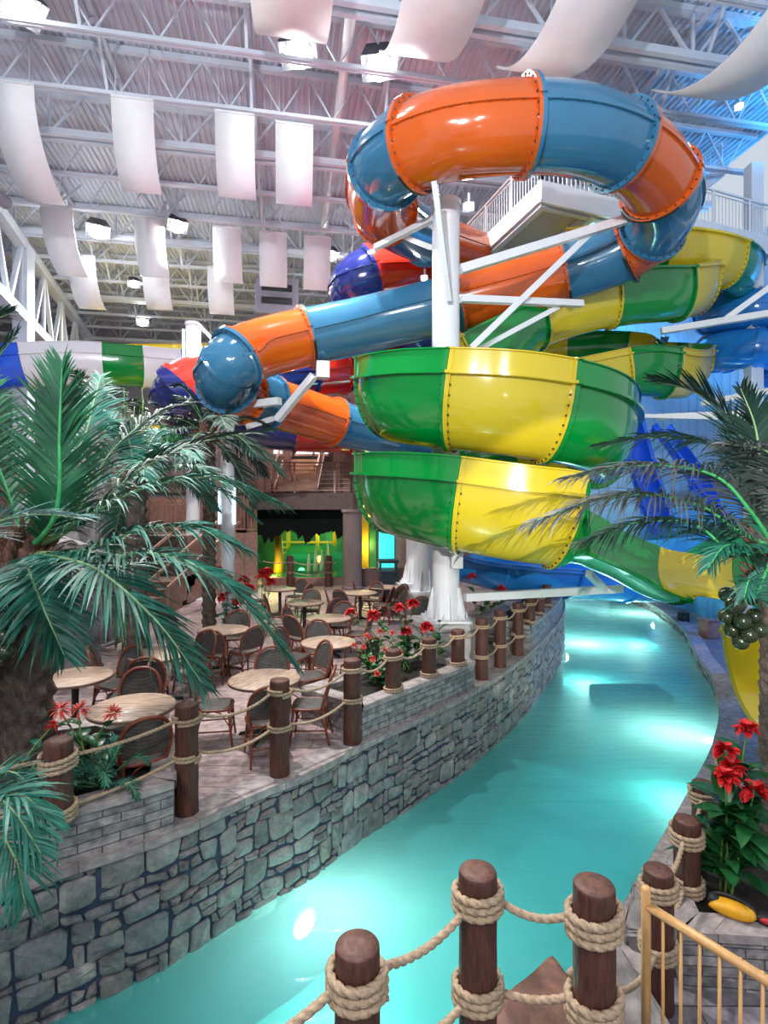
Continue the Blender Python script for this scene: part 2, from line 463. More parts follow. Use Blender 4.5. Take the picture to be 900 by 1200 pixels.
def stone_wall(arc, s0, s1, ztop, zbot, side, cw, ch, name, sizes):
    """irregular ashlar: stones on a jittered grid, raised from a dark mortar bed; side=+1: outward is to the right of travel"""
    mb = MB(); rnd = []
    nc = int((s1 - s0) / cw); nr = int((ztop - zbot) / ch)
    used = [[False] * nr for _ in range(nc)]
    rs = random.Random(3)
    def corner(i, j):
        jx = (hashf(i, j, 1) - .5) * cw * 0.62; jz = (hashf(i, j, 2) - .5) * ch * 0.62
        if j == 0: jz = 0
        return (s0 + i * cw + jx, ztop - j * ch + jz)
    def place(s, z, d):
        p, t = arc.at(s)
        n = V((t.y, -t.x, 0)) * side
        return V((p.x, p.y, z)) + n * d
    # bed
    k = int((s1 - s0) / 0.15) + 1
    for i in range(k):
        a = s0 + (s1 - s0) * i / k; b = s0 + (s1 - s0) * (i + 1) / k
        q = [place(a, ztop, 0), place(a, zbot - 1.2, 0), place(b, zbot - 1.2, 0), place(b, ztop, 0)]
        mb.add(q, [(0, 1, 2, 3) if side > 0 else (3, 2, 1, 0)], 1); rnd.append(0)
    for i in range(nc):
        for j in range(nr):
            if used[i][j]: continue
            rs_s = sizes[:]; rs.shuffle(rs_s)
            for w, h in rs_s + [(1, 1)]:
                if i + w > nc or j + h > nr: continue
                if all(not used[a][b] for a in range(i, i + w) for b in range(j, j + h)): break
            else:
                w = h = 1
            for a in range(i, i + w):
                for b in range(j, j + h): used[a][b] = True
            c = [corner(i, j), corner(i, j + h), corner(i + w, j + h), corner(i + w, j)]
            cs = sum(p[0] for p in c) / 4; cz = sum(p[1] for p in c) / 4
            poly = []
            for q in range(4):
                a, b = c[q], c[(q + 1) % 4]
                for t in (0.14, 0.5, 0.86):
                    poly.append((a[0] + (b[0] - a[0]) * t, a[1] + (b[1] - a[1]) * t))
            dep = 0.022 + 0.022 * rs.random()
            ws, hs = w * cw, h * ch
            def ring(m, d):
                out = []
                for (x, z) in poly:
                    fx = 1 - 2 * m / ws; fz = 1 - 2 * m / hs
                    x2 = cs + (x - cs) * fx; z2 = cz + (z - cz) * fz
                    out.append(place(x2, z2, d + (hashf(x, z, 5) - .5) * 0.018))
                return out
            R1, R2, R3 = ring(0.0085, 0.003), ring(0.014, dep * .7), ring(0.036, dep)
            ctr = place(cs, cz, dep + 0.012)
            n = len(poly); vs = R1 + R2 + R3 + [ctr]
            fs = []
            for a in range(n):
                b = (a + 1) % n
                fs += [(a, b, b + n, a + n), (a + n, b + n, b + 2 * n, a + 2 * n), (a + 2 * n, b + 2 * n, 3 * n)]
            if side < 0: fs = [tuple(reversed(f)) for f in fs]
            mb.add(vs, fs, 0)
            r = rs.random(); rnd += [r] * len(fs)
    return mb.build(name, ['stone', 'mortar'], attr=rnd)

SZ = [(3, 2), (2, 2), (2, 1), (2, 1), (3, 2), (2, 3), (3, 3), (1, 2), (2, 2), (3, 2), (1, 1), (4, 3)]
o = stone_wall(ARC_L, 0.0, ARC_L.near(27), -0.04, -1.42, 1, 0.098, 0.092, 'wall_left', SZ)
struct(o, 'curved grey rubble stone wall of the lazy river below the cafe deck', 'wall')
o = stone_wall(ARC_R, 0.0, ARC_R.near(27), -0.93, -1.35, -1, 0.13, 0.07, 'wall_right', SZ)
struct(o, 'low stone wall along the far curved bank of the river', 'wall')

def offset(pts, d):
    out = []
    for i, p in enumerate(pts):
        t = (pts[min(i + 1, len(pts) - 1)] - pts[max(i - 1, 0)]).normalized()
        out.append(p + V((t.y, -t.x, 0)) * d)
    return out

# cafe deck
poly = [(p.x, p.y) for p in offset(resample(curve_l, 0.3), -0.06)] + [(2.0, 44.0), (-32.0, 44.0), (-32.0, 2.6)]
mb = MB(); mb.prism(poly, -0.3, 0.0)
struct(mb.build('floor', 'deck'), 'stamped wood plank cafe deck', 'floor')
# coping strip along the deck edge
pa, pb = resample(offset(curve_l, 0.05), 0.3), resample(offset(curve_l, -0.30), 0.3)
n = min(len(pa), len(pb)); mb = MB(); L = 0
pa, pb = [], []
for i in range(int(ARC_L.L / 0.3)):
    p, t = ARC_L.at(i * 0.3); nn = V((t.y, -t.x, 0))
    pa.append(p + nn * 0.055); pb.append(p - nn * 0.28)
for i in range(len(pa) - 1):
    z0, z1 = -0.07, 0.012
    q = [V((p.x, p.y, z)) for z in (z0, z1) for p in (pa[i], pa[i + 1], pb[i + 1], pb[i])]
    u0, u1 = i * .3, i * .3 + .3
    mb.add(q, [(4, 5, 6, 7), (0, 1, 5, 4), (2, 3, 7, 6)], 0, False, [[(u0, 0), (u1, 0), (u1, .33), (u0, .33)], [(u0, 0), (u1, 0), (u1, .1), (u0, .1)], [(u0, 0), (u1, 0), (u1, .1), (u0, .1)]])
struct(mb.build('trim_1', 'cap'), 'pale stone coping along the deck edge', 'trim')

# right bank walkway
poly = [(0.6, 2.9)] + [(p.x, p.y) for p in []]
rb = [(p.x, p.y) for p in resample(curve_r, 0.3)]
poly = [(30.0, 0.5), (30.0, 44.0), (10.0, 44.0)] + list(reversed(rb)) + [(1.62, 0.5)]
mb = MB(); mb.prism(poly, -1.3, -0.9)
struct(mb.build('floor_right', 'walk'), 'dark wet stamped walkway on the right bank', 'floor')
mb = MB(); pa, pb = [], []
for i in range(int(ARC_R.L / 0.3)):
    p, t = ARC_R.at(i * 0.3); nn = V((-t.y, t.x, 0))
    pa.append(p + nn * 0.05); pb.append(p - nn * 0.30)
for i in range(len(pa) - 1):
    q = [V((p.x, p.y, z)) for z in (-0.96, -0.85) for p in (pa[i], pa[i + 1], pb[i + 1], pb[i])]
    u0, u1 = i * .3, i * .3 + .3
    mb.add(q, [(7, 6, 5, 4), (4, 5, 1, 0), (6, 7, 3, 2)], 0, False, [[(u0, .35), (u1, .35), (u1, 0), (u0, 0)], [(u0, 0), (u1, 0), (u1, .1), (u0, .1)], [(u0, 0), (u1, 0), (u1, .1), (u0, .1)]])
struct(mb.build('trim_2', 'cap'), 'stone coping along the right river bank', 'trim')

# near platform the front posts stand on
mb = MB(); mb.prism([(-4.5, -4.5), (1.25, -4.5), (1.25, 3.05), (0.5, 3.12), (-0.25, 2.62), (-1.3, 2.15), (-4.5, 2.15)], -2.4, -0.1)
struct(mb.build('floor_near', 'walk'), 'near walkway under the front rope posts', 'floor')

# pool floor and water between the two banks
wl = [(p.x, p.y) for p in offset(resample(curve_l, 0.4), -0.05)]
wr = [(p.x, p.y) for p in resample(curve_r, 0.4)]
wpoly = [(-5.2, 2.0), (1.62, 2.0)] + wr + list(reversed(wl))
mb = MB(); mb.prism(wpoly, -2.5, -2.4)
struct(mb.build('floor_pool', 'poolfloor'), 'turquoise painted river bed', 'floor')

def water_mat():
    m, nt, b = nodes('river water')
    nt.nodes.remove(b)
    out = nt.nodes['Material Output']
    tr = nt.nodes.new('ShaderNodeBsdfTransparent'); tr.inputs[0].default_value = (0.5, 0.92, 0.90, 1)
    df = nt.nodes.new('ShaderNodeBsdfDiffuse'); df.inputs[0].default_value = (0.06, 0.46, 0.49, 1)
    tl = nt.nodes.new('ShaderNodeBsdfTranslucent'); tl.inputs[0].default_value = (0.36, 0.82, 0.79, 1)
    m0 = nt.nodes.new('ShaderNodeMixShader'); m0.inputs[0].default_value = 0.55
    nt.links.new(df.outputs[0], m0.inputs[1]); nt.links.new(tl.outputs[0], m0.inputs[2])
    m1 = nt.nodes.new('ShaderNodeMixShader'); m1.inputs[0].default_value = 0.62
    nt.links.new(tr.outputs[0], m1.inputs[1]); nt.links.new(m0.outputs[0], m1.inputs[2])
    gl = nt.nodes.new('ShaderNodeBsdfGlossy'); gl.inputs['Roughness'].default_value = 0.12
    fr = nt.nodes.new('ShaderNodeFresnel'); fr.inputs[0].default_value = 1.33
    m2 = nt.nodes.new('ShaderNodeMixShader')
    nt.links.new(fr.outputs[0], m2.inputs[0]); nt.links.new(m1.outputs[0], m2.inputs[1]); nt.links.new(gl.outputs[0], m2.inputs[2])
    nt.links.new(m2.outputs[0], out.inputs['Surface'])
    tc = nt.nodes.new('ShaderNodeTexCoord')
    mp = nt.nodes.new('ShaderNodeMapping'); mp.inputs['Rotation'].default_value = (0, 0, -0.75); mp.inputs['Scale'].default_value = (0.5, 2.2, 1)
    nt.links.new(tc.outputs['Object'], mp.inputs['Vector'])
    nz = nt.nodes.new('ShaderNodeTexNoise'); nz.inputs['Scale'].default_value = 2.2; nz.inputs['Detail'].default_value = 4; nz.inputs['Distortion'].default_value = 0.6
    nt.links.new(mp.outputs[0], nz.inputs['Vector'])
    bp = nt.nodes.new('ShaderNodeBump'); bp.inputs['Strength'].default_value = 0.35; bp.inputs['Distance'].default_value = 0.08
    nt.links.new(nz.outputs['Fac'], bp.inputs['Height'])
    nt.links.new(bp.outputs[0], gl.inputs['Normal']); nt.links.new(bp.outputs[0], fr.inputs['Normal'])
    return m
M['water'] = water_mat()
mb = MB(); n = len(wpoly)
mb.add([V((x, y, WATER)) for x, y in wpoly], [tuple(range(n))])
tag(struct(mb.build('water', 'water')), 'turquoise lazy river water curving between the two banks', 'water')

# brown rock spur and grey boulders of the near bank
def rock(poly, z0, z1, name, m, label, jit=0.05, seed=1, parent=None):
    rs = random.Random(seed)
    bm = bmesh.new()
    n = len(poly)
    lo = [bm.verts.new((x, y, z0)) for x, y in poly]
    hi = [bm.verts.new((x, y, z1 + (rs.random() - .5) * jit)) for x, y in poly]
    bm.faces.new(hi); bm.faces.new(list(reversed(lo)))
    for i in range(n):
        bm.faces.new((lo[i], lo[(i + 1) % n], hi[(i + 1) % n], hi[i]))
    bmesh.ops.bevel(bm, geom=list(bm.edges), offset=0.05, segments=2, affect='EDGES', profile=0.6)
    bmesh.ops.triangulate(bm, faces=list(bm.faces))
    bmesh.ops.subdivide_edges(bm, edges=list(bm.edges), cuts=2, use_grid_fill=True)
    for v in bm.verts:
        k = V((hashf(v.co.x * 3, v.co.y * 3 + v.co.z, 1) - .5, hashf(v.co.x * 3, v.co.y + v.co.z * 3, 2) - .5, hashf(v.co.z * 3, v.co.y * 3, 3) - .5))
        v.co += k * jit * 0.5
    me = bpy.data.meshes.new(name); bm.to_mesh(me); bm.free()
    me.materials.append(M[m])
    o = bpy.data.objects.new(name, me); COL.objects.link(o)
    return tag(o, label, 'rock')
rock([(0.35, 3.25), (1.5, 3.2), (1.66, 4.1), (1.46, 4.74), (0.86, 4.22), (0.3, 3.7)], -1.6, -0.9, 'rock_ledge', 'brownrock', 'brown pointed rock ledge between the two front posts above the water', 0.03, 2)
rock([(1.74, 3.3), (2.0, 3.2), (2.06, 4.2), (1.96, 4.75), (1.72, 4.2)], -1.4, -0.74, 'bank_rock', 'greyrock', 'grey weathered rock slab beside the thick front post', 0.1, 3)
rock([(2.08, 4.75), (2.3, 4.5), (2.66, 5.0), (2.62, 5.5), (2.4, 5.25)], -1.4, -0.70, 'bank_rock', 'greyrock', 'grey rock at the waterline behind the lower right posts', 0.1, 5)

# planters
def wall_run(s0, s1, depth, n=10):
    """polygon hugging the left river wall between arc lengths s0 and s1"""
    a, b = [], []
    for i in range(n + 1):
        p, t = ARC_L.at(s0 + (s1 - s0) * i / n); nn = V((t.y, -t.x, 0))
        a.append((p + nn * 0.0)); b.append(p - nn * depth)
    return [(q.x, q.y) for q in a], [(q.x, q.y) for q in b]

def planter(poly, z0, z1, label, soil_in=0.22, name='stone_planter'):
    c = V((sum(p[0] for p in poly) / len(poly), sum(p[1] for p in poly) / len(poly), z0))
    t = thing(name, c, label, 'planter')
    n = len(poly)
    # walls with an open middle: ring
    inner = []
    for i, p in enumerate(poly):
        a, b, q = V(poly[i - 1]), V(p), V(poly[(i + 1) % n])
        d1 = (b - a).normalized(); d2 = (q - b).normalized()
        nn = (V((-d1.y, d1.x)) + V((-d2.y, d2.x)))
        if nn.length < 1e-6: nn = V((-d1.y, d1.x))
        nn.normalize(); k = soil_in / max(0.45, nn.dot(V((-d1.y, d1.x))))
        inner.append((b.x + nn.x * k, b.y + nn.y * k))
    mb = MB(); L = 0
    for i in range(n):
        j = (i + 1) % n
        d = (V(poly[j]) - V(poly[i])).length
        q = [V((*poly[i], z0)), V((*poly[j], z0)), V((*poly[j], z1 - .07)), V((*poly[i], z1 - .07))]
        mb.add(q, [(0, 1, 2, 3)], 0, False, [[(L, z0), (L + d, z0), (L + d, z1), (L, z1)]])
        L += d
    mb.build('planter_wall', 'block', t)
    mb = MB(); L = 0
    for i in range(n):
        j = (i + 1) % n
        ce = V(poly[j]) - V(poly[i]); d = ce.length
        o2 = [V((*poly[i], 0)), V((*poly[j], 0))]
        nrm = V((ce.y, -ce.x, 0)).normalized() * 0.02
        q = [o2[0] + nrm + V((0, 0, z1 - .07)), o2[1] + nrm + V((0, 0, z1 - .07)), o2[1] + nrm + V((0, 0, z1)), o2[0] + nrm + V((0, 0, z1)),
             V((*inner[j], z1)), V((*inner[i], z1)), V((*inner[j], z1 - .12)), V((*inner[i], z1 - .12))]
        mb.add(q, [(0, 1, 2, 3), (3, 2, 4, 5), (5, 4, 6, 7), (1, 0, 7, 6)], 0, False,
               [[(L, 0), (L + d, 0), (L + d, .07), (L, .07)], [(L, 0), (L + d, 0), (L + d, .25), (L, .25)], [(L, 0), (L + d, 0), (L + d, .1), (L, .1)], [(L, 0), (L + d, 0), (L + d, .1), (L, .1)]])
        L += d
    mb.build('cap', 'cap', t)
    mb = MB(); mb.add([V((*p, z1 - .08)) for p in inner], [tuple(range(n))])
    mb.build('soil', 'soil', t)
    return t

a, b = wall_run(ARC_L.near(4.35), ARC_L.near(4.98), 1.2, 4)
planter([(a[0][0] - .02, a[0][1]), *a[1:], (-2.25, 6.0), (-3.3, 6.5), (-4.6, 6.0), (-4.3, 5.0), (-3.35, 4.25)], 0.0, 0.45, 'grey stone block planter around the palm at the river corner')
a, b = wall_run(ARC_L.near(6.87), ARC_L.near(8.95), 1.15, 8)
planter(a + [b[-1], *reversed(b[1:-1]), b[0]], 0.0, 0.46, 'long grey stone planter with red flowers above the river wall')
a, b = wall_run(ARC_L.near(11.5), ARC_L.near(18.6), 1.3, 10)
planter(a + list(reversed(b)), 0.0, 0.5, 'curved stone planter at the far bend of the river wall', 0.3)
planter([(2.36, 4.36), (4.9, 4.15), (5.7, 7.4), (4.6, 7.15), (3.75, 6.35), (2.75, 5.25), (2.46, 4.8)], -0.9, -0.44, 'grey stone block planter with the red canna and right palm')
# ------------------------------------------------------------------ rope posts
def rope_path(pts, r, mb, seg=12, lobes=3):
    mb.tube(pts, r, seg, 0, True, True, lobes=lobes, twist=0.95 / r)

def wrap_mb(c, R, z, r, turns, a0=0.0, detail=22):
    mb = MB(); pts = []
    n = int(turns * detail)
    for i in range(n + 1):
        a = a0 + 2 * PI * i / detail
        zz = z - turns * r * 0.95 + i / n * turns * 2 * r * 0.95
        zz += 0.35 * r * math.sin(a * 1.0 + c.x * 7)
        pts.append(V((c.x + (R + r * 0.9) * math.cos(a), c.y + (R + r * 0.9) * math.sin(a), zz)))
    rope_path(pts, r, mb)
    return mb

POSTS = {}
def finish_post(o):
    o.data.set_sharp_from_angle(angle=0.6)
def post(key, x, y, z0, z1, R, label, wraps, r=0.021, turns=3, detail=50):
    t = thing('rope_post', (x, y, z0), label, 'post', 'timber rope posts along the river')
    mb = MB(); seg = 28
    prof = [(R * 1.03, z0), (R, z0 + .12)]
    for k in range(1, 7): prof.append((R * (1 + 0.012 * math.sin(k * 2.1 + x * 5)), z0 + (z1 - z0 - .03) * k / 6))
    prof += [(R * .985, z1 - .006), (R * .95, z1)]
    mb.lathe((x, y, 0), prof, seg)
    # grain cracks and the end grain disc
    finish_post(mb.build('log', 'post', t))
    mb = MB(); mb.lathe((x, y, 0), [(R * .95, z1 - .004), (R * .945, z1 + .001), (R * .4, z1 + .003), (0.002, z1 + .002)], seg)
    mb.build('end_grain', 'postend', t)
    for i, zz in enumerate(wraps):
        wrap_mb(V((x, y, 0)), R, zz, r, turns, i * 1.3 + x, detail).build('rope_wrap', 'rope', t)
    POSTS[key] = (x, y, R, wraps, r)
    return t

def rope(k0, i0, k1, i1, sag, label, r=None, off0=0.0, off1=0.0):
    x0, y0, R0, w0, r0 = POSTS[k0]; x1, y1, R1, w1, r1 = POSTS[k1]
    r = r or min(r0, r1)
    a, b = V((x0, y0, w0[i0] + off0)), V((x1, y1, w1[i1] + off1))
    d = (b - a); d.z = 0; d.normalize()
    a = a + d * (R0 + r0 * .7); b = b - d * (R1 + r1 * .7)
    n = max(14, int((b - a).length / (r * .75)))
    pts = []
    for i in range(n + 1):
        t = i / n
        p = a.lerp(b, t); p.z -= sag * 4 * t * (1 - t)
        pts.append(p)
    mb = MB(); rope_path(pts, r, mb)
    o = mb.build('rope', 'rope')
    return tag(o, label, 'rope', 'manila ropes between the posts')

# near group
post('n1', -0.12, 2.46, -0.1, 0.95, 0.102, 'brown timber post nearest the camera, at the bottom edge left of the front pair', [0.79], 0.023)
post('n2', 0.51, 2.97, -0.1, 0.95, 0.103, 'tall brown front post with two rope wraps, standing over the open water', [0.80, 0.31], 0.022)
post('n3', 1.10, 2.86, -0.1, 0.95, 0.107, 'thick brown front post with fat rope coils, left of the golden railing', [0.77, 0.34], 0.024)
post('n0', -1.10, 1.95, -0.1, 0.95, 0.10, 'brown post outside the frame holding the lowest rope', [0.78], 0.023)
rope('n0', 0, 'n1', 0, 0.10, 'tan rope leaving the picture at the bottom edge from the nearest post')
rope('n1', 0, 'n2', 0, 0.06, 'tan rope rising from the nearest post to the tall front post', off1=-0.03)
rope('n1', 0, 'n2', 1, 0.05, 'lower tan rope rising to the lower wrap of the tall front post', off0=-0.42, off1=-0.03)
rope('n2', 0, 'n3', 0, 0.05, 'upper tan rope between the two front posts')
rope('n2', 1, 'n3', 1, 0.03, 'lower tan rope crossing in front of the brown rock ledge')
# right bank group
post('r1', 2.11, 4.2, -0.9, 0.15, 0.108, 'brown post just behind the golden railing newel', [0.02, -0.44], 0.021)
post('r2', 2.69, 4.85, -0.44, 0.17, 0.108, 'short brown post on the right planter beside the canna leaves', [0.03, -0.39], 0.021)
post('r3', 3.22, 5.5, -0.44, 0.17, 0.108, 'brown post half hidden behind the red canna plant', [0.05, -0.36], 0.021)
post('r4', 3.95, 6.25, -0.44, 0.17, 0.108, 'brown post with pale rope behind the top canna flowers', [0.05, -0.36], 0.021)
rope('n3', 1, 'r1', 1, 0.12, 'tan rope running from the thick front post down to the right bank post', r=.02)
rope('r1', 0, 'r2', 0, 0.10, 'upper rope between the post behind the railing and the planter post')
rope('r1', 1, 'r2', 1, 0.05, 'lower rope between the post behind the railing and the planter post')
rope('r2', 0, 'r3', 0, 0.08, 'rope from the short planter post into the canna leaves')
rope('r3', 0, 'r4', 0, 0.08, 'rope behind the red canna flowers on the right bank')
# left deck group
LP = [('l1', -2.60, 4.36, 0.45, 1.08, 'brown post standing on the stone planter in front of the palm trunk', [0.92, 0.52], 3),
      ('l2', -1.90, 5.26, 0.0, 1.05, 'brown post on the deck at the right end of the corner planter', [0.92, 0.55], 2),
      ('l3', -1.15, 6.02, 0.0, 1.05, 'brown deck post in front of the lilac round table', [0.92, 0.53], 2),
      ('l4', -0.40, 6.84, 0.0, 1.05, 'brown deck post at the left end of the long flower planter', [0.92, 0.55], 2),
      ('l5', 0.127, 7.45, 0.46, 1.02, 'short brown post on the long planter beside the hibiscus bush', [0.92, 0.50], 2),
      ('l6', 0.67, 8.12, 0.46, 1.02, 'short brown post in the middle of the long planter', [0.92, 0.50], 2),
      ('l7', 1.18, 8.72, 0.46, 1.02, 'short brown post on the long planter in front of the white pillar base', [0.92, 0.50], 2),
      ('l8', 1.69, 9.45, 0.0, 1.06, 'brown deck post just right of the white pillar base', [0.93, 0.42], 2),
      ('l9', 2.17, 10.2, 0.0, 1.06, 'brown deck post second to the right of the white pillar', [0.93, 0.42], 2),
      ('l10', 2.71, 11.05, 0.0, 1.06, 'brown deck post third to the right of the white pillar', [0.93, 0.42], 2),
      ('l11', 3.14, 11.75, 0.5, 1.06, 'short post at the near end of the far bend planter', [0.93, 0.55], 2),
      ('l12', 3.64, 12.75, 0.5, 1.06, 'short post in the middle of the far bend planter', [0.93, 0.55], 2),
      ('l13', 4.12, 13.8, 0.5, 1.06, 'farthest short post on the far bend planter by the water', [0.93, 0.55], 2)]
for key, x, y, z0, z1, lab, w, tn in LP:
    post(key, x, y, z0, z1, 0.108, lab, w, 0.017 if tn < 3 else 0.02, tn, 50 if y < 7 else 26)
post('l0', -3.75, 4.15, 0.45, 1.08, 0.108, 'brown post just outside the left edge of the picture', [0.92, 0.52], 0.018, 2, 18)
rope('l0', 0, 'l1', 0, 0.04, 'pale rope from the left picture edge to the post on the corner planter')
rope('l0', 1, 'l1', 1, 0.02, 'low pale rope lying along the corner planter rim left of its post')
rope('l1', 0, 'l2', 0, 0.03, 'pale rope rising across the front of the nearest chair to the deck post')
rope('l1', 1, 'l2', 1, 0.03, 'low pale rope behind the planter rim to the foot of the deck post')
SEG = [('l2', 'l3', 'from the corner planter to the lilac table post'), ('l3', 'l4', 'from the lilac table post to the long planter'), ('l4', 'l5', 'at the left end of the hibiscus planter'), ('l5', 'l6', 'over the hibiscus bush'),
       ('l6', 'l7', 'towards the white pillar base'), ('l7', 'l8', 'in front of the white pillar base'), ('l8', 'l9', 'just right of the pillar base'), ('l9', 'l10', 'between the last two tall deck posts'),
       ('l10', 'l11', 'onto the far bend planter'), ('l11', 'l12', 'over the near half of the far planter'), ('l12', 'l13', 'over the far half of the far planter')]
for k0, k1, d in SEG:
    rope(k0, 0, k1, 0, 0.10, 'upper pale rope ' + d)
    if k0 in ('l2', 'l3', 'l8', 'l9'):
        rope(k0, 1, k1, 1, 0.08, 'lower pale rope ' + d)

# golden railing at the right
t = thing('stair_railing', (1.55, 3.15, -0.5), 'golden tan railing with slim balusters in the bottom right corner', 'railing')
a, b = V((1.545, 3.16, 0.66)), V((2.02, 2.52, 0.60))
mb = MB(); mb.tube([V((1.53, 3.19, -0.5)), V((1.53, 3.19, 0.70)), V((1.53, 3.19, 0.715))], [0.027, 0.027, 0.018], 14); mb.build('newel', 'oak', t)
mb = MB(); mb.tube([a + V((-.015, .03, -.055)), b + V((.0, .0, -.02))], 0.026, 14); mb.build('handrail', 'oak', t)
mb = MB(); mb.tube([V((1.53, 3.19, -.42)), V((2.02, 2.52, -.42))], 0.014, 10); mb.build('bottom_rail', 'oak', t)
for k in range(8):
    q = V((1.53, 3.19, 0)).lerp(V((2.02, 2.52, 0)), (k + 1) / 8.4)
    mb = MB(); mb.tube([V((q.x, q.y, -.5)), V((q.x, q.y, 0.62))], 0.0095, 8); mb.build('baluster', 'oak', t)
mb = MB(); mb.prism([(1.42, 0.2), (3.6, 0.2), (3.6, 2.2), (2.1, 2.45), (1.62, 3.24), (1.42, 3.24)], -0.9, -0.5)
struct(mb.build('floor_landing', 'walk'), 'low stair landing under the golden railing', 'floor')

# bag and red buckle pouch on the right planter
c = V((2.88, 4.52, -0.44))
t = thing('drawstring_bag', c, 'yellow and black nylon bag lying on the planter edge', 'bag')
mb = MB()
R = Matrix.Rotation(-0.55, 3, 'Z')
def blob(mb, c, sx, sy, sz, mi=0, seg=18, rings=10, k=0.12):
    vs = []
    for i in range(rings + 1):
        th = PI * i / rings
        for j in range(seg):
            a = 2 * PI * j / seg
            e = 1 + k * math.sin(3 * a + 2 * th) * math.sin(th)
            p = V((sx * math.copysign(abs(math.sin(th) * math.cos(a)) ** .75, math.cos(a)) * e, sy * math.copysign(abs(math.sin(th) * math.sin(a)) ** .75, math.sin(a)) * e, sz * math.cos(th)))
            vs.append(c + R @ p)
    fs = [(i * seg + j, (i + 1) * seg + j, (i + 1) * seg + (j + 1) % seg, i * seg + (j + 1) % seg) for i in range(rings) for j in range(seg)]
    mb.add(vs, fs, mi, True)
blob(mb, c + V((0, 0, .055)), .16, .075, .06); mb.build('pouch', 'bagyellow', t)
mb = MB(); mb.tube(cr([c + R @ V(q) for q in ((-.16, .0, .05), (-.13, .05, .11), (0, .045, .13), (.13, .03, .10), (.17, 0, .04))], 6), .016, 8); mb.build('strap', 'bagblack', t)
mb = MB(); blob(mb, c + R @ V((-.13, .02, .075)), .045, .05, .05); mb.build('flap', 'bagblack', t)
c2 = V((3.1, 4.42, -0.44))
t = thing('buckle_pouch', c2, 'small black pouch with a red patch beside the yellow bag', 'bag')
mb = MB(); blob(mb, c2 + V((0, 0, .04)), .085, .05, .045); mb.build('pouch', 'bagblack', t)
mb = MB(); blob(mb, c2 + V((-.02, -.03, .05)), .05, .025, .022); mb.build('patch', 'bagred', t)
# ------------------------------------------------------------------ water slides
class Path:
    def __init__(s, pts, n=16):
        s.c = cr(pts, n); s.n = n
        s.s = [0.0]
        for i in range(1, len(s.c)):
            s.s.append(s.s[-1] + (s.c[i] - s.c[i - 1]).length)
    def s_of(s, idx):
        """arc length at a control-point index (float)"""
        q = idx * s.n; i = min(int(q), len(s.c) - 2)
        return s.s[i] + (s.s[i + 1] - s.s[i]) * (q - i)
    def at(s, d):
        import bisect
        d = max(0, min(s.s[-1], d))
        i = max(1, min(len(s.c) - 1, bisect.bisect_left(s.s, d)))
        t = (d - s.s[i - 1]) / max(1e-9, s.s[i] - s.s[i - 1])
        p = s.c[i - 1].lerp(s.c[i], t)
        j0, j1 = max(0, i - 2), min(len(s.c) - 1, i + 1)
        return p, (s.c[j1] - s.c[j0]).normalized()

def frame(t):
    n = t.cross(V((0, 0, 1))).normalized()
    return n, n.cross(t).normalized()

def stations(s0, s1, step, fl, a=True, b=True):
    k = max(2, int((s1 - s0) / step))
    st = []
    if a: st += [(s0, 1), (s0 + fl, 1)]
    st += [(s0 + fl + (s1 - s0 - 2 * fl) * i / k, 0) for i in range(k + 1)]
    if b: st += [(s1 - fl, 1), (s1, 1)]
    return st

def sweep(mb, path, st, prof, grow, mi=0, smooth=True, closed=True, caps=True):
    """prof(u): list of (x, y) for plain sections; grow(prof): flange section"""
    vs, fs = [], []
    m = None
    for s, g in st:
        p, t = path.at(s); n, u = frame(t)
        pr = prof(s)
        if g: pr = grow(pr)
        m = len(pr)
        vs += [p + n * x + u * y for x, y in pr]
    k = len(st)
    for i in range(k - 1):
        for j in range(m if closed else m - 1):
            fs.append((i * m + j, i * m + (j + 1) % m, (i + 1) * m + (j + 1) % m, (i + 1) * m + j))
    if caps:
        fs.append(tuple(range(m))); fs.append(tuple((k - 1) * m + j for j in reversed(range(m))))
    mb.add(vs, fs, mi, smooth)

def finish(o, angle=0.7):
    me = o.data
    try:
        me.set_sharp_from_angle(angle=angle)
    except Exception:
        pass
    return o

TN = 36
def tube_prof(r):
    pr = []
    for k in range(TN):
        a = 2 * PI * k / TN
        pr.append((r * math.cos(a), r * math.sin(a)))
    def add_seam(side):
        w = 0.045
        base = 0 if side > 0 else PI
        return [((r * 1.0) * math.cos(base - .05), r * math.sin(base - .05)), ((r + w) * math.cos(base - .045), r * math.sin(base - .045)),
                ((r + w) * math.cos(base + .045), r * math.sin(base + .045)), (r * math.cos(base + .05), r * math.sin(base + .05))]
    out = add_seam(1)
    out += pr[1:TN // 2]
    out += add_seam(-1)
    out += pr[TN // 2 + 1:]
    return out

def bolts(mb, path, s, pts, mi):
    p, t = path.at(s); n, u = frame(t)
    for x, y in pts:
        c = p + n * x + u * y
        mb.ball(c, 0.02, mi, 6, 4)

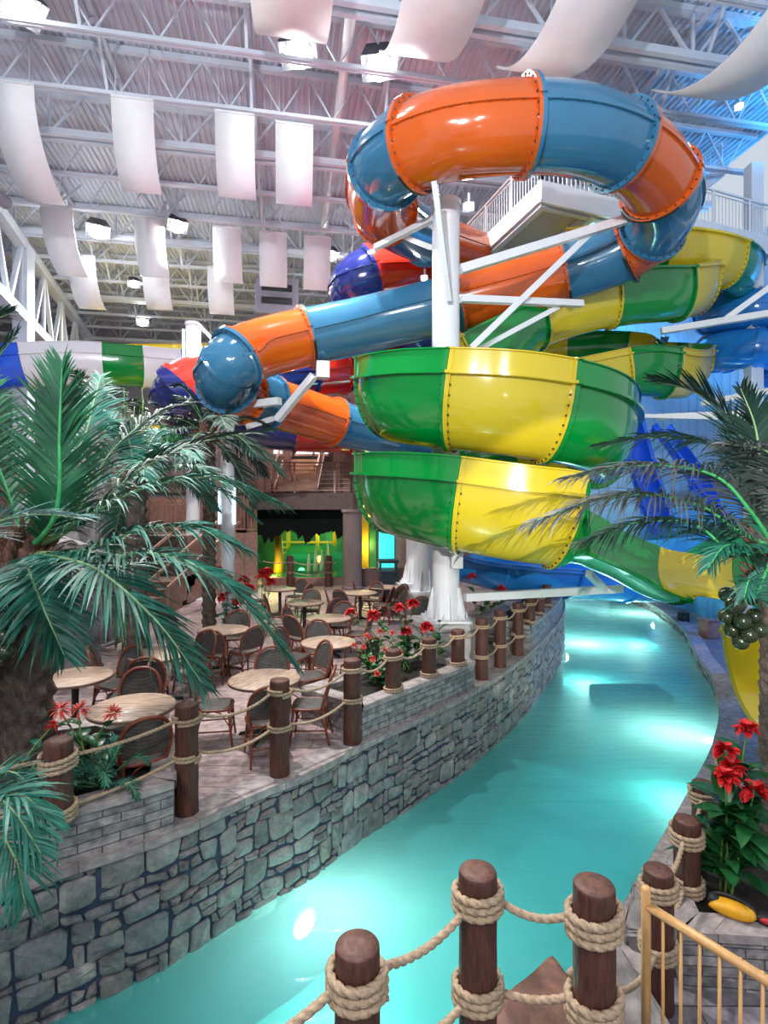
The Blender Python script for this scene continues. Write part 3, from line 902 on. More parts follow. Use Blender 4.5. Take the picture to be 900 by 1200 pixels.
def tube_slide(name, pts, r, segs, label, cat, flange=0.085, group=None, nb=True):
    path = Path(pts)
    t = thing(name, path.c[len(path.c) // 2], label, cat, group)
    for i0, i1, col in segs:
        s0, s1 = path.s_of(i0), path.s_of(i1)
        mb = MB()
        st = stations(s0, s1, 0.22, 0.055)
        # outer skin
        k0 = 1 + flange / r
        P0 = tube_prof(r)
        G0 = [(x * k0, y * k0) for x, y in tube_prof(r)]
        sweep(mb, path, st, lambda s: P0, lambda p: [((x * k0 if abs(x) < r + .02 else x * 1.02), (y * k0 if abs(x) < r + .02 else y)) for x, y in p], 0, True, True, False)
        # inner skin and end rings so that open ends show a real wall
        P1 = [((r - .025) * math.cos(2 * PI * k / 28), (r - .025) * math.sin(2 * PI * k / 28)) for k in range(28)]
        sweep(mb, path, [(s0, 0)] + [(s0 + (s1 - s0) * q / 12, 0) for q in range(1, 12)] + [(s1, 0)], lambda s: list(reversed(P1)), lambda p: p, 0, True, True, False)
        for s, rev in ((s0, 0), (s1, 1)):
            p, tt = path.at(s); n, u = frame(tt)
            vs = [p + (n * math.cos(2 * PI * k / 28) + u * math.sin(2 * PI * k / 28)) * q for q in (r - .025, r + flange * .95) for k in range(28)]
            mb.add(vs, [(k, (k + 1) % 28, 28 + (k + 1) % 28, 28 + k) for k in range(28)], 0, False)
        if nb:
            nbk = 26
            for s, dd in ((s0 + .058, 1), (s1 - .058, -1)):
                bolts(mb, path, s, [((r + .035) * math.cos(2 * PI * (k + .5) / nbk), (r + .035) * math.sin(2 * PI * (k + .5) / nbk)) for k in range(nbk)], 1)
            # seam bolts
            L = s1 - s0
            for k in range(int(L / 0.22)):
                p, tt = path.at(s0 + .12 + k * .22); n, u = frame(tt)
                for sg in (1, -1):
                    mb.ball(p + n * sg * (r + .03) - u * 0.035, 0.014, 1, 5, 4)
        finish(mb.build(col[1] + '_tube_section', [col[0], 'bolt'], t), 0.6)
    return t, path

def flume_prof(a, b, hl, hr, c=0.0):
    """open trough; c cuts the right side down towards the floor of the trough"""
    th = .03; N = 16
    b = b * (1 - .42 * c ** 4)
    ae = 2 * PI - .42 * PI * c
    ex, ey = a * math.cos(ae), b * math.sin(ae)
    o = [(-a - .015, hl), (-a - .05, hl - .01), (-a - .05, hl - .03), (-a - .015, hl - .035), (-a - .015, .05), (-a - .10, .045), (-a - .10, 0.0), (-a, -.005)]
    for k in range(1, N):
        an = PI + (ae - PI) * k / N
        o.append((a * math.cos(an), b * math.sin(an)))
    o += [(ex, ey - .005), (ex + .10, ey), (ex + .10, ey + .045), (ex + .015, ey + .05), (ex + .015, ey + hr - .035), (ex + .05, ey + hr - .03), (ex + .05, ey + hr - .01), (ex + .015, ey + hr)]
    o += [(ex - th, ey + hr), (ex - th, ey + th * .9 * c)]
    for k in range(N - 1, 0, -1):
        an = PI + (ae - PI) * k / N
        o.append(((a - th) * math.cos(an), (b - th) * math.sin(an)))
    o += [(-a + th, 0), (-a + th, hl)]
    return o

NOUT = 8 + 15 + 8
def flume_slide(name, pts, a, b, heights, segs, label, cat, group=None, nb=True, end_taper=None):
    """heights: [(index, left wall, right wall)] interpolated along the run"""
    path = Path(pts)
    t = thing(name, path.c[len(path.c) // 2], label, cat, group)
    hs = [(path.s_of(h[0]), h[1], h[2], h[3] if len(h) > 3 else 0.0) for h in heights]
    def prof(s, only_cut=False):
        if s <= hs[0][0]: l, r, c = hs[0][1:]
        elif s >= hs[-1][0]: l, r, c = hs[-1][1:]
        else:
            for k in range(len(hs) - 1):
                if hs[k][0] <= s <= hs[k + 1][0]:
                    q = (s - hs[k][0]) / (hs[k + 1][0] - hs[k][0])
                    l = hs[k][1] + (hs[k + 1][1] - hs[k][1]) * q; r = hs[k][2] + (hs[k + 1][2] - hs[k][2]) * q; c = hs[k][3] + (hs[k + 1][3] - hs[k][3]) * q
        return c if only_cut else flume_prof(a, b, l, r, c)
    def grow(p):
        out = []
        for i, (x, y) in enumerate(p):
            if i < NOUT and 4 <= i < NOUT - 4 and abs(x) <= a + .001:
                k = 1 + .06 / a
                out.append((x * k, y * (1 + .06 / b)))
            elif i < NOUT:
                out.append((x + math.copysign(.03, x), y))
            else:
                out.append((x, y))
        return out
    for i0, i1, col in segs:
        s0, s1 = path.s_of(i0), path.s_of(i1)
        mb = MB()
        sweep(mb, path, stations(s0 + .004, s1 - .004, 0.2, 0.05), prof, grow, 0, True, True, True)
        if nb:
            for s in (s0 + .06, s1 - .06):
                bp = []; cc = prof(s, True)
                for k in range(1, 22):
                    an = PI + PI * (1 - .42 * cc) * k / 22
                    bp.append(((a + .034) * math.cos(an), (b * (1 - .42 * cc ** 4) + .034) * math.sin(an)))
                bolts(mb, path, s, bp, 1)
        finish(mb.build(col[1] + '_flume_section', [col[0], 'bolt'], t), 0.5)
    return t, path

OR, AQ = ('orange', 'orange'), ('aqua', 'blue')
GR, YE = ('green', 'green'), ('yellow', 'yellow')
NV, RD = ('navy', 'navy'), ('red', 'red')

OBP = [P(*q) for q in [(640, 322, 19.5), (600, 311, 18.2), (555, 297, 17), (495, 276, 14.6), (452, 248, 12.3), (447, 213, 10.8), (470, 180, 9.7), (547, 155, 9.0), (670, 153, 9.15),
                       (748, 185, 9.9), (779, 236, 10.9), (755, 278, 12.0), (700, 308, 12.6), (600, 338, 13.1), (440, 378, 13.4), (315, 406, 12.8), (268, 430, 12.3), (275, 458, 13.4), (335, 477, 15), (419, 502, 16.8), (520, 525, 18.5)]]
OBT, OBPATH = tube_slide('tube_slide', OBP, 0.67, [(0, 1.3, AQ), (1.3, 2.9, OR), (2.9, 4.0, AQ), (4.0, 5.45, OR), (5.45, 6.3, AQ), (6.3, 7.55, OR), (7.55, 8.65, AQ), (8.65, 9.6, OR), (9.6, 10.75, AQ),
                                                   (10.75, 11.5, OR), (11.5, 12.45, AQ), (12.45, 13.4, OR), (13.4, 14.6, AQ), (14.6, 15.62, OR), (15.62, 16.7, AQ), (16.7, 17.25, OR), (17.25, 17.75, AQ), (17.75, 18.7, OR), (18.7, 20, AQ)],
                         'closed orange and steel blue tube slide looping high over the green slide', 'water slide')

# dark rubber clamps under some of the tube joints
for i, (a0, a1) in ((6.3, (215, 300)), (9.6, (200, 300)), (12.45, (230, 320)), (14.6, (200, 290)), (11.5, (215, 290))):
    p, tt = OBPATH.at(OBPATH.s_of(i)); n_, u_ = frame(tt)
    mb = MB(); mb.tube([p + (n_ * math.cos(math.radians(a)) + u_ * math.sin(math.radians(a))) * .72 for a in range(a0, a1 + 1, 5)], .05, 8); mb.build('joint_clamp', 'gasket', OBT)

# helix of the big green and yellow flume around the white pillar
HC = V((2.15, 11.0, 0)); HR = 2.05
def hx(deg, z, r=HR, dx=0, dy=0):
    a = math.radians(deg)
    return V((HC.x + r * math.cos(a) + dx, HC.y + r * math.sin(a) + dy, z))
GYP = [P(680, 335, 17.2), P(740, 330, 17.0), P(792, 322, 16.4), P(813, 320, 15.3), P(785, 326, 14.5), P(735, 329, 14.1), P(680, 338, 13.8), P(625, 354, 13.6),
       V((2.7, 13.15, 7.45)), hx(125, 6.45), hx(160, 5.85), hx(195, 5.42), hx(230, 5.15), hx(270, 4.93), hx(310, 4.75), hx(350, 4.55),
       hx(30, 4.35), hx(70, 4.15), hx(110, 3.95), hx(150, 3.78), hx(190, 3.62), hx(230, 3.46), hx(270, 3.22), V((3.05, 9.0, 3.08)), V((4.1, 9.35, 2.68)), V((5.0, 9.7, 2.24)), V((6.0, 9.95, 1.98)),
       V((7.1, 9.85, 1.88)), V((7.9, 9.2, 1.75)), V((7.8, 8.2, 1.6)), V((6.9, 7.45, 1.4)), V((5.9, 7.1, 1.27)), V((4.82, 7.05, 1.18))]
HT = [(0, .25, .25), (3, .2, .08), (4, .08, .08), (7, .06, .08), (8.5, .08, .1), (10, .06, .42), (22, .06, .42), (22.8, .08, .40), (23.3, .16, .06, .78), (25.35, .16, .05, .82), (25.55, .12, .05, 1), (26.7, .12, .05, 1), (27.3, .14, .08, .3), (28, .14, .1, 0), (32, .12, .12)]
GYT, GYPATH = flume_slide('flume_slide', GYP, 0.66, 1.12, HT, [(0, 1.7, GR), (1.7, 2.5, YE), (2.5, 3.0, GR), (3.0, 3.95, YE), (3.95, 5.5, GR), (5.5, 7.25, YE), (7.25, 8.6, GR), (8.6, 10.75, YE), (10.75, 12.37, GR), (12.37, 13.42, YE), (13.42, 15.2, GR), (15.2, 16.6, YE), (16.6, 18.5, GR), (18.5, 19.9, YE),
                              (19.9, 21.43, GR), (21.43, 22.85, YE), (22.85, 25.45, GR), (25.45, 26.6, YE), (26.6, 28.4, GR), (28.4, 29.6, YE), (29.6, 30.8, GR), (30.8, 32, YE)],
                          'large open green and yellow spiral flume slide wrapped around the white pillar', 'water slide')

GY3 = [P(*q) for q in [(660, 284, 15.4), (720, 281, 15.1), (785, 283, 15.0), (836, 291, 15.3), (862, 304, 16.3), (866, 318, 17.8)]]
flume_slide('flume_slide', GY3, 0.62, 1.0, [(0, .1, .1), (5, .1, .1)], [(0, 1.0, YE), (1.0, 1.85, GR), (1.85, 3.35, YE), (3.35, 5, GR)],
            'topmost green and yellow flume curving away under the launch platform', 'water slide')
GY2 = [P(*q) for q in [(600, 405, 19.5), (690, 398, 18.8), (765, 402, 18.4), (806, 412, 17.2), (796, 424, 15.8), (745, 420, 15.1), (690, 432, 15.0), (620, 452, 15.8), (565, 470, 17.2)]]
flume_slide('flume_slide', GY2, 0.62, 1.05, [(0, .2, .1), (9, .2, .1)], [(0, .7, YE), (.7, 1.5, GR), (1.5, 2.3, YE), (2.3, 3.3, GR), (3.3, 4.45, YE), (4.45, 5.4, GR), (5.4, 6.4, YE), (6.4, 8, GR)],
            'second green and yellow flume curling behind the big spiral at right', 'water slide')

RBP = [P(*q) for q in [(575, 335, 19.5), (500, 320, 17.6), (440, 320, 16.6), (415, 338, 16.8), (428, 362, 18.4), (480, 390, 20), (480, 420, 20.8), (400, 434, 19.6), (320, 440, 17.8), (240, 446, 16.4), (212, 460, 16.0), (218, 478, 17.2), (290, 496, 18.5), (365, 504, 19.2), (450, 505, 20.7)]]
tube_slide('tube_slide', RBP, 0.78, [(0, 1.0, NV), (1.0, 2.15, RD), (2.15, 3.5, NV), (3.5, 4.6, RD), (4.6, 5.6, NV), (5.6, 6.5, RD), (6.5, 7.0, NV), (7.0, 7.5, RD), (7.5, 8.6, NV), (8.6, 9.75, RD), (9.75, 11.0, NV), (11.0, 11.7, RD), (11.7, 12.75, NV), (12.75, 13.5, RD), (13.5, 14, NV)],
           'navy and red tube slide winding behind the orange and blue tube', 'water slide', nb=False)

WHT = ('whitegel', 'white'); RB = ('royal', 'blue'); SB = ('skyblue', 'blue')
WG = [P(*q) for q in [(-70, 432, 18.8), (15, 424, 19.2), (90, 420, 19.8), (160, 424, 20.6), (225, 428, 22), (285, 431, 23.3)]]
flume_slide('flume_slide', WG, 0.75, 0.95, [(0, .42, .42), (5, .42, .42)], [(0, 1.22, RB), (1.22, 2.45, WHT), (2.45, 3.05, GR), (3.05, 3.65, WHT), (3.65, 4.2, RB), (4.2, 5, YE)],
            'white and green flume slide crossing behind the left palm', 'water slide', nb=False)
YW = [P(*q) for q in [(90, 420, 27), (150, 417, 26), (215, 416, 26.2), (290, 414, 27.5)]]
flume_slide('flume_slide', YW, 0.8, 1.0, [(0, .3, .3), (3, .3, .3)], [(0, 1.5, YE), (1.5, 3, YE)], 'yellow flume slide seen above the white flume at the back wall', 'water slide', nb=False)
YG = [P(*q) for q in [(80, 512, 21), (140, 507, 20.2), (195, 504, 20.0), (225, 497, 20.6), (250, 485, 22)]]
flume_slide('flume_slide', YG, 0.55, 0.7, [(0, .1, .1), (4, .1, .1)], [(0, 1.96, YE), (1.96, 4, GR)], 'low yellow and green flume between the left palms', 'water slide', nb=False)

# blue coil at the right edge and the two straight blue chutes
c = V((12.35, 18.2, 0)); pts = []
for k in range(20):
    a = math.radians(60 + k * 36)
    pts.append(V((c.x + 1.25 * math.cos(a), c.y + 1.25 * math.sin(a), 9.9 - k * .125)))
tube_slide('tube_slide', [pts[0] + V((2.5, 1.5, .4))] + pts, 0.62, [(k * 2, k * 2 + 2, SB) for k in range(10)], 'bright blue coiled tube slide at the right picture edge', 'water slide', nb=False, flange=.05)
pts = [P(733, 470, 15.5), P(748, 530, 14.5), P(766, 590, 13.6), P(776, 618, 13.2)]
flume_slide('speed_slide', pts, 0.27, 0.28, [(0, .12, .12), (3, .12, .12)], [(0, 1.2, RB), (1.2, 2.1, RB), (2.1, 3, RB)], 'steep blue chute dropping behind the right palm fronds, beside the spiral', 'water slide', nb=False)
pts = [P(775, 500, 16.5), P(808, 545, 15.6), P(832, 585, 15.0), P(850, 606, 14.8)]
flume_slide('speed_slide', pts, 0.27, 0.28, [(0, .12, .12), (3, .12, .12)], [(0, 1.5, RB), (1.5, 3, RB)], 'second steep blue chute further right behind the palm fronds', 'water slide', nb=False)
pts = [P(545, 652, 15.8), P(600, 664, 15.4), P(660, 670, 16), P(730, 678, 18), P(790, 682, 19.8)]
flume_slide('flume_slide', pts, 0.7, 0.75, [(0, .35, .12), (4, .3, .12)], [(0, .9, SB), (.9, 2, SB), (2, 3, SB), (3, 4, SB)], 'wide blue flume running low behind the green spiral', 'water slide', nb=False)

# ------------------------------------------------------------------ pillars and arms
def pillar(x, y, r, z0, z1, label, gussets=True, name='slide_pillar'):
    t = thing(name, (x, y, z0), label, 'pillar')
    mb = MB(); mb.lathe((x, y, 0), [(r, z0 + .03), (r, z1 - .1), (r + .03, z1 - .1), (r + .03, z1), (r * .5, z1 + .01)], 32); finish(mb.build('shaft', 'whitepaint', t))
    mb = MB(); mb.box((x, y, z0 + .02), (r * 3.4, r * 3.4, .04)); mb.build('base_plate', 'whitepaint', t)
    if gussets:
        for k in range(8):
            a = k * PI / 4 + .2; d = V((math.cos(a), math.sin(a), 0)); n = V((-d.y, d.x, 0)) * .012
            c0 = V((x, y, z0 + .04)) + d * r * .95
            tri = [c0, c0 + d * r * .6, c0 + d * r * .12 + V((0, 0, r * 2.2)), c0 + V((0, 0, r * 2.2))]
            mb = MB(); mb.add([q + n for q in tri] + [q - n for q in tri], [(0, 1, 2, 3), (7, 6, 5, 4), (0, 4, 5, 1), (1, 5, 6, 2), (2, 6, 7, 3)]); mb.build('gusset', 'whitepaint', t)
            mb = MB(); b0 = V((x, y, z0 + .04)) + V((math.cos(a + .39), math.sin(a + .39), 0)) * r * 1.5
            mb.lathe(b0, [(.022, 0), (.022, .06), (.012, .065), (.012, .11)], 8); mb.build('anchor_bolt', 'whitepaint', t)
    return t

def arm(t, a, b, w=.12, h=None, name='support_arm'):
    mb = MB(); mb.bar(a, b, w, h); return mb.build(name, 'whitepaint', t)

PX, PY = 1.2, 10.6
PT = pillar(PX, PY, 0.265, 0.82, 8.9, 'tall white steel pillar standing inside the green and yellow spiral')
pt = lambda z: V((PX, PY, z))
arm(PT, P(509, 212, 9.15), P(527, 352, 10.2), .09, .09)
arm(PT, P(540, 316, 10.5), P(775, 245, 11.1), .16)
arm(PT, P(552, 408, 10.8), P(690, 275, 11.0), .12)
arm(PT, P(540, 350, 10.5), P(682, 356, 11.6), .13)
arm(PT, P(560, 410, 11.2), P(654, 360, 11.5), .1)
arm(PT, P(508, 256, 10.6), P(440, 290, 11.9), .11)
arm(PT, P(505, 290, 10.6), P(470, 276, 12.0), .09)
arm(PT, P(545, 700, 10.5), P(728, 690, 11.4), .15)
arm(PT, P(690, 672, 10.4), P(708, 690, 11.2), .12)
arm(PT, P(545, 528, 10.6), P(625, 512, 10.2), .1)
mb = MB(); mb.box(P(535, 655, 10.2), (.22, .22, .35), bev=.02); mb.build('bracket_box', 'whitepaint', PT)
# masonry pedestal under the pillar
t = thing('pillar_pedestal', (PX, PY, 0), 'pale concrete pedestal carrying the tall white pillar', 'pedestal')
mb = MB(); mb.box((PX, PY, .35), (1.05, 1.05, .7), 0.3, bev=.03); mb.build('block', 'concrete', t)
mb = MB(); mb.box((PX, PY, .76), (1.2, 1.2, .12), 0.3, bev=.03); mb.build('cap', 'concrete', t)

# left column with arms under the tube, and lit columns further back
c = P(267, 600, 13.6)
t = pillar(c.x, c.y, 0.165, 0.0, 5.6, 'slim white column behind the left palm, beside the lobby opening', False, 'slide_column')
arm(t, V((c.x, c.y, 5.5)), P(328, 470, 13.0), .17)
arm(t, P(325, 492, 13.4), P(368, 440, 12.9), .16); mb = MB(); mb.box(P(378, 434, 12.85), (.30, .30, .38), .2); mb.build('saddle', 'whitepaint', t)
arm(t, P(290, 500, 13.5), P(345, 482, 14.6), .13)
for k, sx in enumerate((-1, 1)):
    mb = MB(); mb.box((c.x + sx * .19, c.y - .08, 3.05), (.04, .04, .9)); mb.build('strip_lamp', 'upglow', t)
c = P(226, 500, 18.2)
t = pillar(c.x, c.y, 0.22, 0.0, 9.2, 'white column glowing blue at its top above the navy tube bend', False, 'slide_column')
arm(t, P(233, 380, 18.2), P(262, 412, 18.0), .1); arm(t, P(233, 400, 18.2), P(240, 425, 18.0), .08)
for sx in (-1, 1):
    mb = MB(); mb.box((c.x + sx * .27, c.y - .12, 8.2), (.06, .06, 1.5)); mb.build('strip_lamp', 'upglow', t)
# pedestals with white columns behind the spiral
for (px, d, lab) in ((486, 16.5, 'white column on a concrete plinth right of the litter bin'), (500, 14.8, 'white column on a low plinth between the litter bin and the pillar')):
    c = P(px, 690, d)
    t = pillar(c.x, c.y, 0.26, 0.75, 4.2, lab, True, 'slide_column')
    mb = MB(); mb.box((c.x, c.y, .37), (1.0, 1.0, .74), .2, bev=.03); mb.build('plinth', 'concrete', t)
# right hand support frame outside the picture edge
c = P(935, 500, 13.0)
t = pillar(c.x, c.y, 0.3, -0.9, 9.5, 'white support column beyond the right edge with long arms reaching the slides', False, 'slide_column')
arm(t, P(935, 362, 13), P(775, 388, 13.6), .15); arm(t, P(925, 320, 13), P(850, 374, 13.3), .13)
arm(t, P(935, 452, 13), P(822, 473, 14.2), .14); arm(t, P(935, 483, 13), P(770, 489, 14.6), .16)
arm(t, P(930, 492, 13), P(700, 486, 15.2), .1)
# ------------------------------------------------------------------ palms
def frond(t, pts, leaf, n, width, m, rib, droop=0.35, r0=0.022, seed=0, start=0.14, ang=0.9, name='frond', flat=0.0):
    rs = random.Random(seed)
    c = cr(pts, 14); A = Arc(c)
    n = int(n * 2.0); width *= .60
    mb = MB()
    for i in range(n):
        u = start + (1 - start) * (i + .5) / n
        p, tg = A.at(u * A.L)
        side = tg.cross(V((0, 0, 1)))
        if side.length < .25:
            side = tg.cross(V((0, -1, 0.2)))
        side.normalize(); up = side.cross(tg).normalized()
        prof = min(1.0, 0.45 + 2.2 * (u - start)) * (1 - 0.72 * max(0, (u - .55) / .45) ** 1.6)
        for s in (-1, 1):
            L = leaf * prof * (0.85 + .3 * rs.random())
            a = ang * (1 - .55 * max(0, u - .5) * 1.6) + (rs.random() - .5) * .22
            d = (side * s * math.sin(a) + tg * math.cos(a) + up * (.22 + (rs.random() - .5) * .3 - flat)).normalized()
            wv = (tg - d * tg.dot(d)).normalized()
            wv = (wv + up * (rs.random() - .5) * 1.0).normalized()
            w = width * (0.8 + .4 * rs.random())
            dr = droop * (0.6 + .8 * rs.random())
            vs, fs = [], []
            prev = p
            K = 4
            for k in range(K + 1):
                q = k / K
                pos = p + d * L * q + V((0, 0, -1)) * dr * L * q * q
                ww = w * (0.5, 1.0, 0.95, 0.6, 0.05)[k]
                vs += [pos - wv * ww / 2, pos + wv * ww / 2]
            for k in range(K):
                fs.append((2 * k, 2 * k + 1, 2 * k + 3, 2 * k + 2))
            mb.add(vs, fs, 0, True)
    o = mb.build(name, m, t)
    mb = MB(); mb.tube(c[::2] if len(c) > 30 else c, r0, 6, r1=.004)
    ob = mb.build('midrib', rib, o)
    return o

def auto_fronds(t, c, n, L, leaf, m, rib, seed, a0=0, a1=2 * PI, elev=(0.9, -0.3), nl=34, width=.035, zdrop=1.0, skip=None):
    rs = random.Random(seed)
    for k in range(n):
        a = a0 + (a1 - a0) * (k + rs.random() * .6) / n
        e = elev[1] + (elev[0] - elev[1]) * rs.random()
        l = L * (.8 + .35 * rs.random())
        d = V((math.cos(a) * math.cos(e), math.sin(a) * math.cos(e), math.sin(e)))
        p1 = c + d * .1
        p2 = c + d * l * .35 + V((0, 0, .04 * l))
        p3 = c + d * l * .7 + V((0, 0, -.08 * l * zdrop))
        p4 = c + d * l + V((0, 0, -.34 * l * zdrop))
        frond(t, [p1, p2, p3, p4], leaf, nl, width, m, rib, .35, .018, seed * 100 + k)

def palm_trunk(t, x, y, z0, z1, r0, r1, rings=False, lean=(0, 0)):
    mb = MB(); seg = 40; nz = int((z1 - z0) / .035)
    vs, fs = [], []
    for i in range(nz + 1):
        q = i / nz; z = z0 + (z1 - z0) * q
        r = r0 + (r1 - r0) * q
        for k in range(seg):
            a = 2 * PI * k / seg
            if rings:
                ph = (z * 9 + .12 * math.sin(a * 2)) % 1.0
                d = .022 * ph
            else:
                g1 = math.sin(a * 5 + z * 16); g2 = math.sin(a * 5 - z * 16)
                d = (.045 * max(0, g1 * g2) + .02 * abs(g1)) * r / .2
            d += .008 * math.sin(a * 13 + z * 31)
            vs.append(V((x + lean[0] * q + (r + d) * math.cos(a), y + lean[1] * q + (r + d) * math.sin(a), z)))
    for i in range(nz):
        for k in range(seg):
            fs.append((i * seg + k, i * seg + (k + 1) % seg, (i + 1) * seg + (k + 1) % seg, (i + 1) * seg + k))
    fs.append(tuple(nz * seg + k for k in range(seg)))
    mb.add(vs, fs, 0, True)
    mb.build('trunk', 'trunk', t)

def crown_fibre(t, c, r, h, seed):
    rs = random.Random(seed); mb = MB()
    for k in range(46):
        a = rs.random() * 2 * PI; z = (rs.random() - .5) * h
        p = c + V((math.cos(a) * r * .7, math.sin(a) * r * .7, z))
        q = p + V((math.cos(a) * r * .8, math.sin(a) * r * .8, .12 + rs.random() * .16))
        mb.tube([p, p.lerp(q, .5) + V((0, 0, .04)), q], .03 + rs.random() * .02, 5, r1=.008)
    mb.ball(c, r * .9, 0, 14, 8, (1, 1, h / r * .6))
    mb.build('crown_fibre', 'fiber', t)

# left palm
lx, ly = -3.45, 5.25
LT = thing('palm_tree', (lx, ly, 0.38), 'big palm tree with sweeping teal green fronds in the left corner planter', 'palm tree')
palm_trunk(LT, lx, ly, 0.36, 2.42, 0.215, 0.2)
lc = V((lx, ly, 2.5))
crown_fibre(LT, lc, .22, .5, 4)
def LP_(*q): return [lc.copy()] + [P(*k) for k in q]
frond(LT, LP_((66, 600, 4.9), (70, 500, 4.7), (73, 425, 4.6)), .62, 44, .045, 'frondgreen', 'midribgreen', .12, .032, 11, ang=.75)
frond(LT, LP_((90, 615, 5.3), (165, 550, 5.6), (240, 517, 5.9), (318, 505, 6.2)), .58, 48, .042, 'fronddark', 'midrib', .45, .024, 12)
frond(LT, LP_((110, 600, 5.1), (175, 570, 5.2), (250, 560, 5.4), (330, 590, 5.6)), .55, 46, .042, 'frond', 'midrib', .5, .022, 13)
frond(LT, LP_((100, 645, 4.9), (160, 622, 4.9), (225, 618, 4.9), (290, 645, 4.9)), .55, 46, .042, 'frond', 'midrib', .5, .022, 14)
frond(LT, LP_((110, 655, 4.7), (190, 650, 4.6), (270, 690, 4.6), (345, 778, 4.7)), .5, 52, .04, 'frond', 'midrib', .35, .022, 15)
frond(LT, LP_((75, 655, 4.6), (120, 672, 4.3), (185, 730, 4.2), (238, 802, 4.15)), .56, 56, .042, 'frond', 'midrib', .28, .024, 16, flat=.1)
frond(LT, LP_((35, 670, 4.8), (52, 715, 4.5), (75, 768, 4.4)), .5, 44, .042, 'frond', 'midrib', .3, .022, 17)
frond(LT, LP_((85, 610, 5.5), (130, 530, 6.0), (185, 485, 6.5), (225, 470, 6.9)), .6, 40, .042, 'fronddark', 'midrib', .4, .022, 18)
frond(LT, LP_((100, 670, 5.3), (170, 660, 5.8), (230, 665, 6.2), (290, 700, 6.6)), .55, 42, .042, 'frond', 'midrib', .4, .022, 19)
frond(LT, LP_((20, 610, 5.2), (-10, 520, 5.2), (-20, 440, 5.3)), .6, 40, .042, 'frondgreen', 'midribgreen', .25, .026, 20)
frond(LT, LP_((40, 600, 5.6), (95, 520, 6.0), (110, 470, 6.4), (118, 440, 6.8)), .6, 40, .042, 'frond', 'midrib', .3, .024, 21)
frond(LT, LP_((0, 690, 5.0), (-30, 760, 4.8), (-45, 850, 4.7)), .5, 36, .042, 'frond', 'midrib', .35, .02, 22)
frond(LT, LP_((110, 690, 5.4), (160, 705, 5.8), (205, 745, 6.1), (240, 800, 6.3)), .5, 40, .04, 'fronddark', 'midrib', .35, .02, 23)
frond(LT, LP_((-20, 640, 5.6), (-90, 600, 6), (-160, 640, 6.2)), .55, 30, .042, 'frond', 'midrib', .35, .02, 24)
for k in range(9):
    a = PI + k * .55
    q = lc + V((-.22 + .3 * math.sin(k * 1.7) * .6, -.28 + .08 * math.cos(k), -.30 - .075 * k + .12 * (k % 3)))
    q = P(-4 + 12 * math.sin(k * 2.1), 722 + 6 * k, 4.75)
    mb = MB(); mb.ball(q, .075 + .012 * (k % 3), 0, 14, 10); mb.build('coconut', 'coconut', LT)

# pale frond entering from the left and the low one at the left edge: nearer palms whose trunks stand outside the picture
t = thing('palm_tree', (-4.3, 4.3, 0.38), 'palm outside the left edge whose pale dusty frond crosses the big palm', 'palm tree')
c0 = V((-4.3, 4.3, 3.0)); palm_trunk(t, -4.3, 4.3, .4, 2.9, .17, .15)
frond(t, [c0, P(-60, 628, 3.9), P(20, 604, 3.7), P(100, 606, 3.6)], .42, 30, .03, 'frondpale', 'midrib', .2, .015, 31, ang=.5)
frond(t, [c0, P(-80, 560, 4.2), P(-40, 470, 4.4), P(20, 390, 4.6)], .5, 30, .035, 'fronddark', 'midrib', .25, .018, 32)
frond(t, [c0, P(-90, 480, 4.2), P(-60, 400, 4.4), P(15, 366, 4.6)], .5, 30, .035, 'fronddark', 'midrib', .25, .018, 33)
t = thing('fan_palm', (-3.35, 3.2, -0.1), 'low palm at the left edge in front of the stone wall', 'palm tree')
c0 = V((-3.0, 3.15, .85)); palm_trunk(t, -3.05, 3.15, -.1, .85, .13, .12)
for k, q in enumerate([((-30, 940, 3.0), (10, 945, 2.9), (48, 1000, 2.85)), ((-20, 980, 2.9), (15, 1000, 2.8), (30, 1060, 2.8)), ((-30, 930, 3.2), (10, 905, 3.2), (40, 925, 3.2)), ((-40, 950, 3.1), (20, 930, 3.0), (60, 965, 3.0))]):
    frond(t, [c0] + [P(*z) for z in q], .36, 26, .032, 'frond', 'midrib', .35, .014, 40 + k)

# right palm
rx, ry = 3.86, 5.25
RT = thing('palm_tree', (rx, ry, -0.5), 'palm tree with ringed dark trunk and drooping grey fronds at the right edge', 'palm tree')
palm_trunk(RT, rx, ry, -.52, 2.35, .205, .19, True)
rc = V((3.72, 5.2, 2.55)); crown_fibre(RT, V((rx - .02, ry, 2.32)), .24, .55, 8)
def RP_(*q): return [rc.copy()] + [P(*k) for k in q]
M['frondgrey'] = mat('greyish palm leaflets', (0.13, 0.14, 0.138), 0.45, col2=(0.025, 0.04, 0.036), scale=3)  # grey tone paints highlights onto near-black leaflets
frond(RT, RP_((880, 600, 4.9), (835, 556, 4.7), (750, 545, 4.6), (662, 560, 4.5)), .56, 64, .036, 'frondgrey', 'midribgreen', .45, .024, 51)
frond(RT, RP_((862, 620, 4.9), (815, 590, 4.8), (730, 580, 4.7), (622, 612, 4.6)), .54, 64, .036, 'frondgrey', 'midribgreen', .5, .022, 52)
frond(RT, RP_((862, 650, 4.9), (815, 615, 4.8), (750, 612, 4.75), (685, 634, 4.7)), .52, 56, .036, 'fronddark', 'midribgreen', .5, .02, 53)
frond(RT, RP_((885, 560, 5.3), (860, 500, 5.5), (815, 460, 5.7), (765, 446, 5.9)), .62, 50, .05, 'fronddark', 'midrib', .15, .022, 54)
frond(RT, RP_((888, 580, 5.4), (850, 530, 5.7), (780, 512, 6.0), (700, 522, 6.2)), .6, 54, .042, 'fronddark', 'midrib', .4, .02, 55)
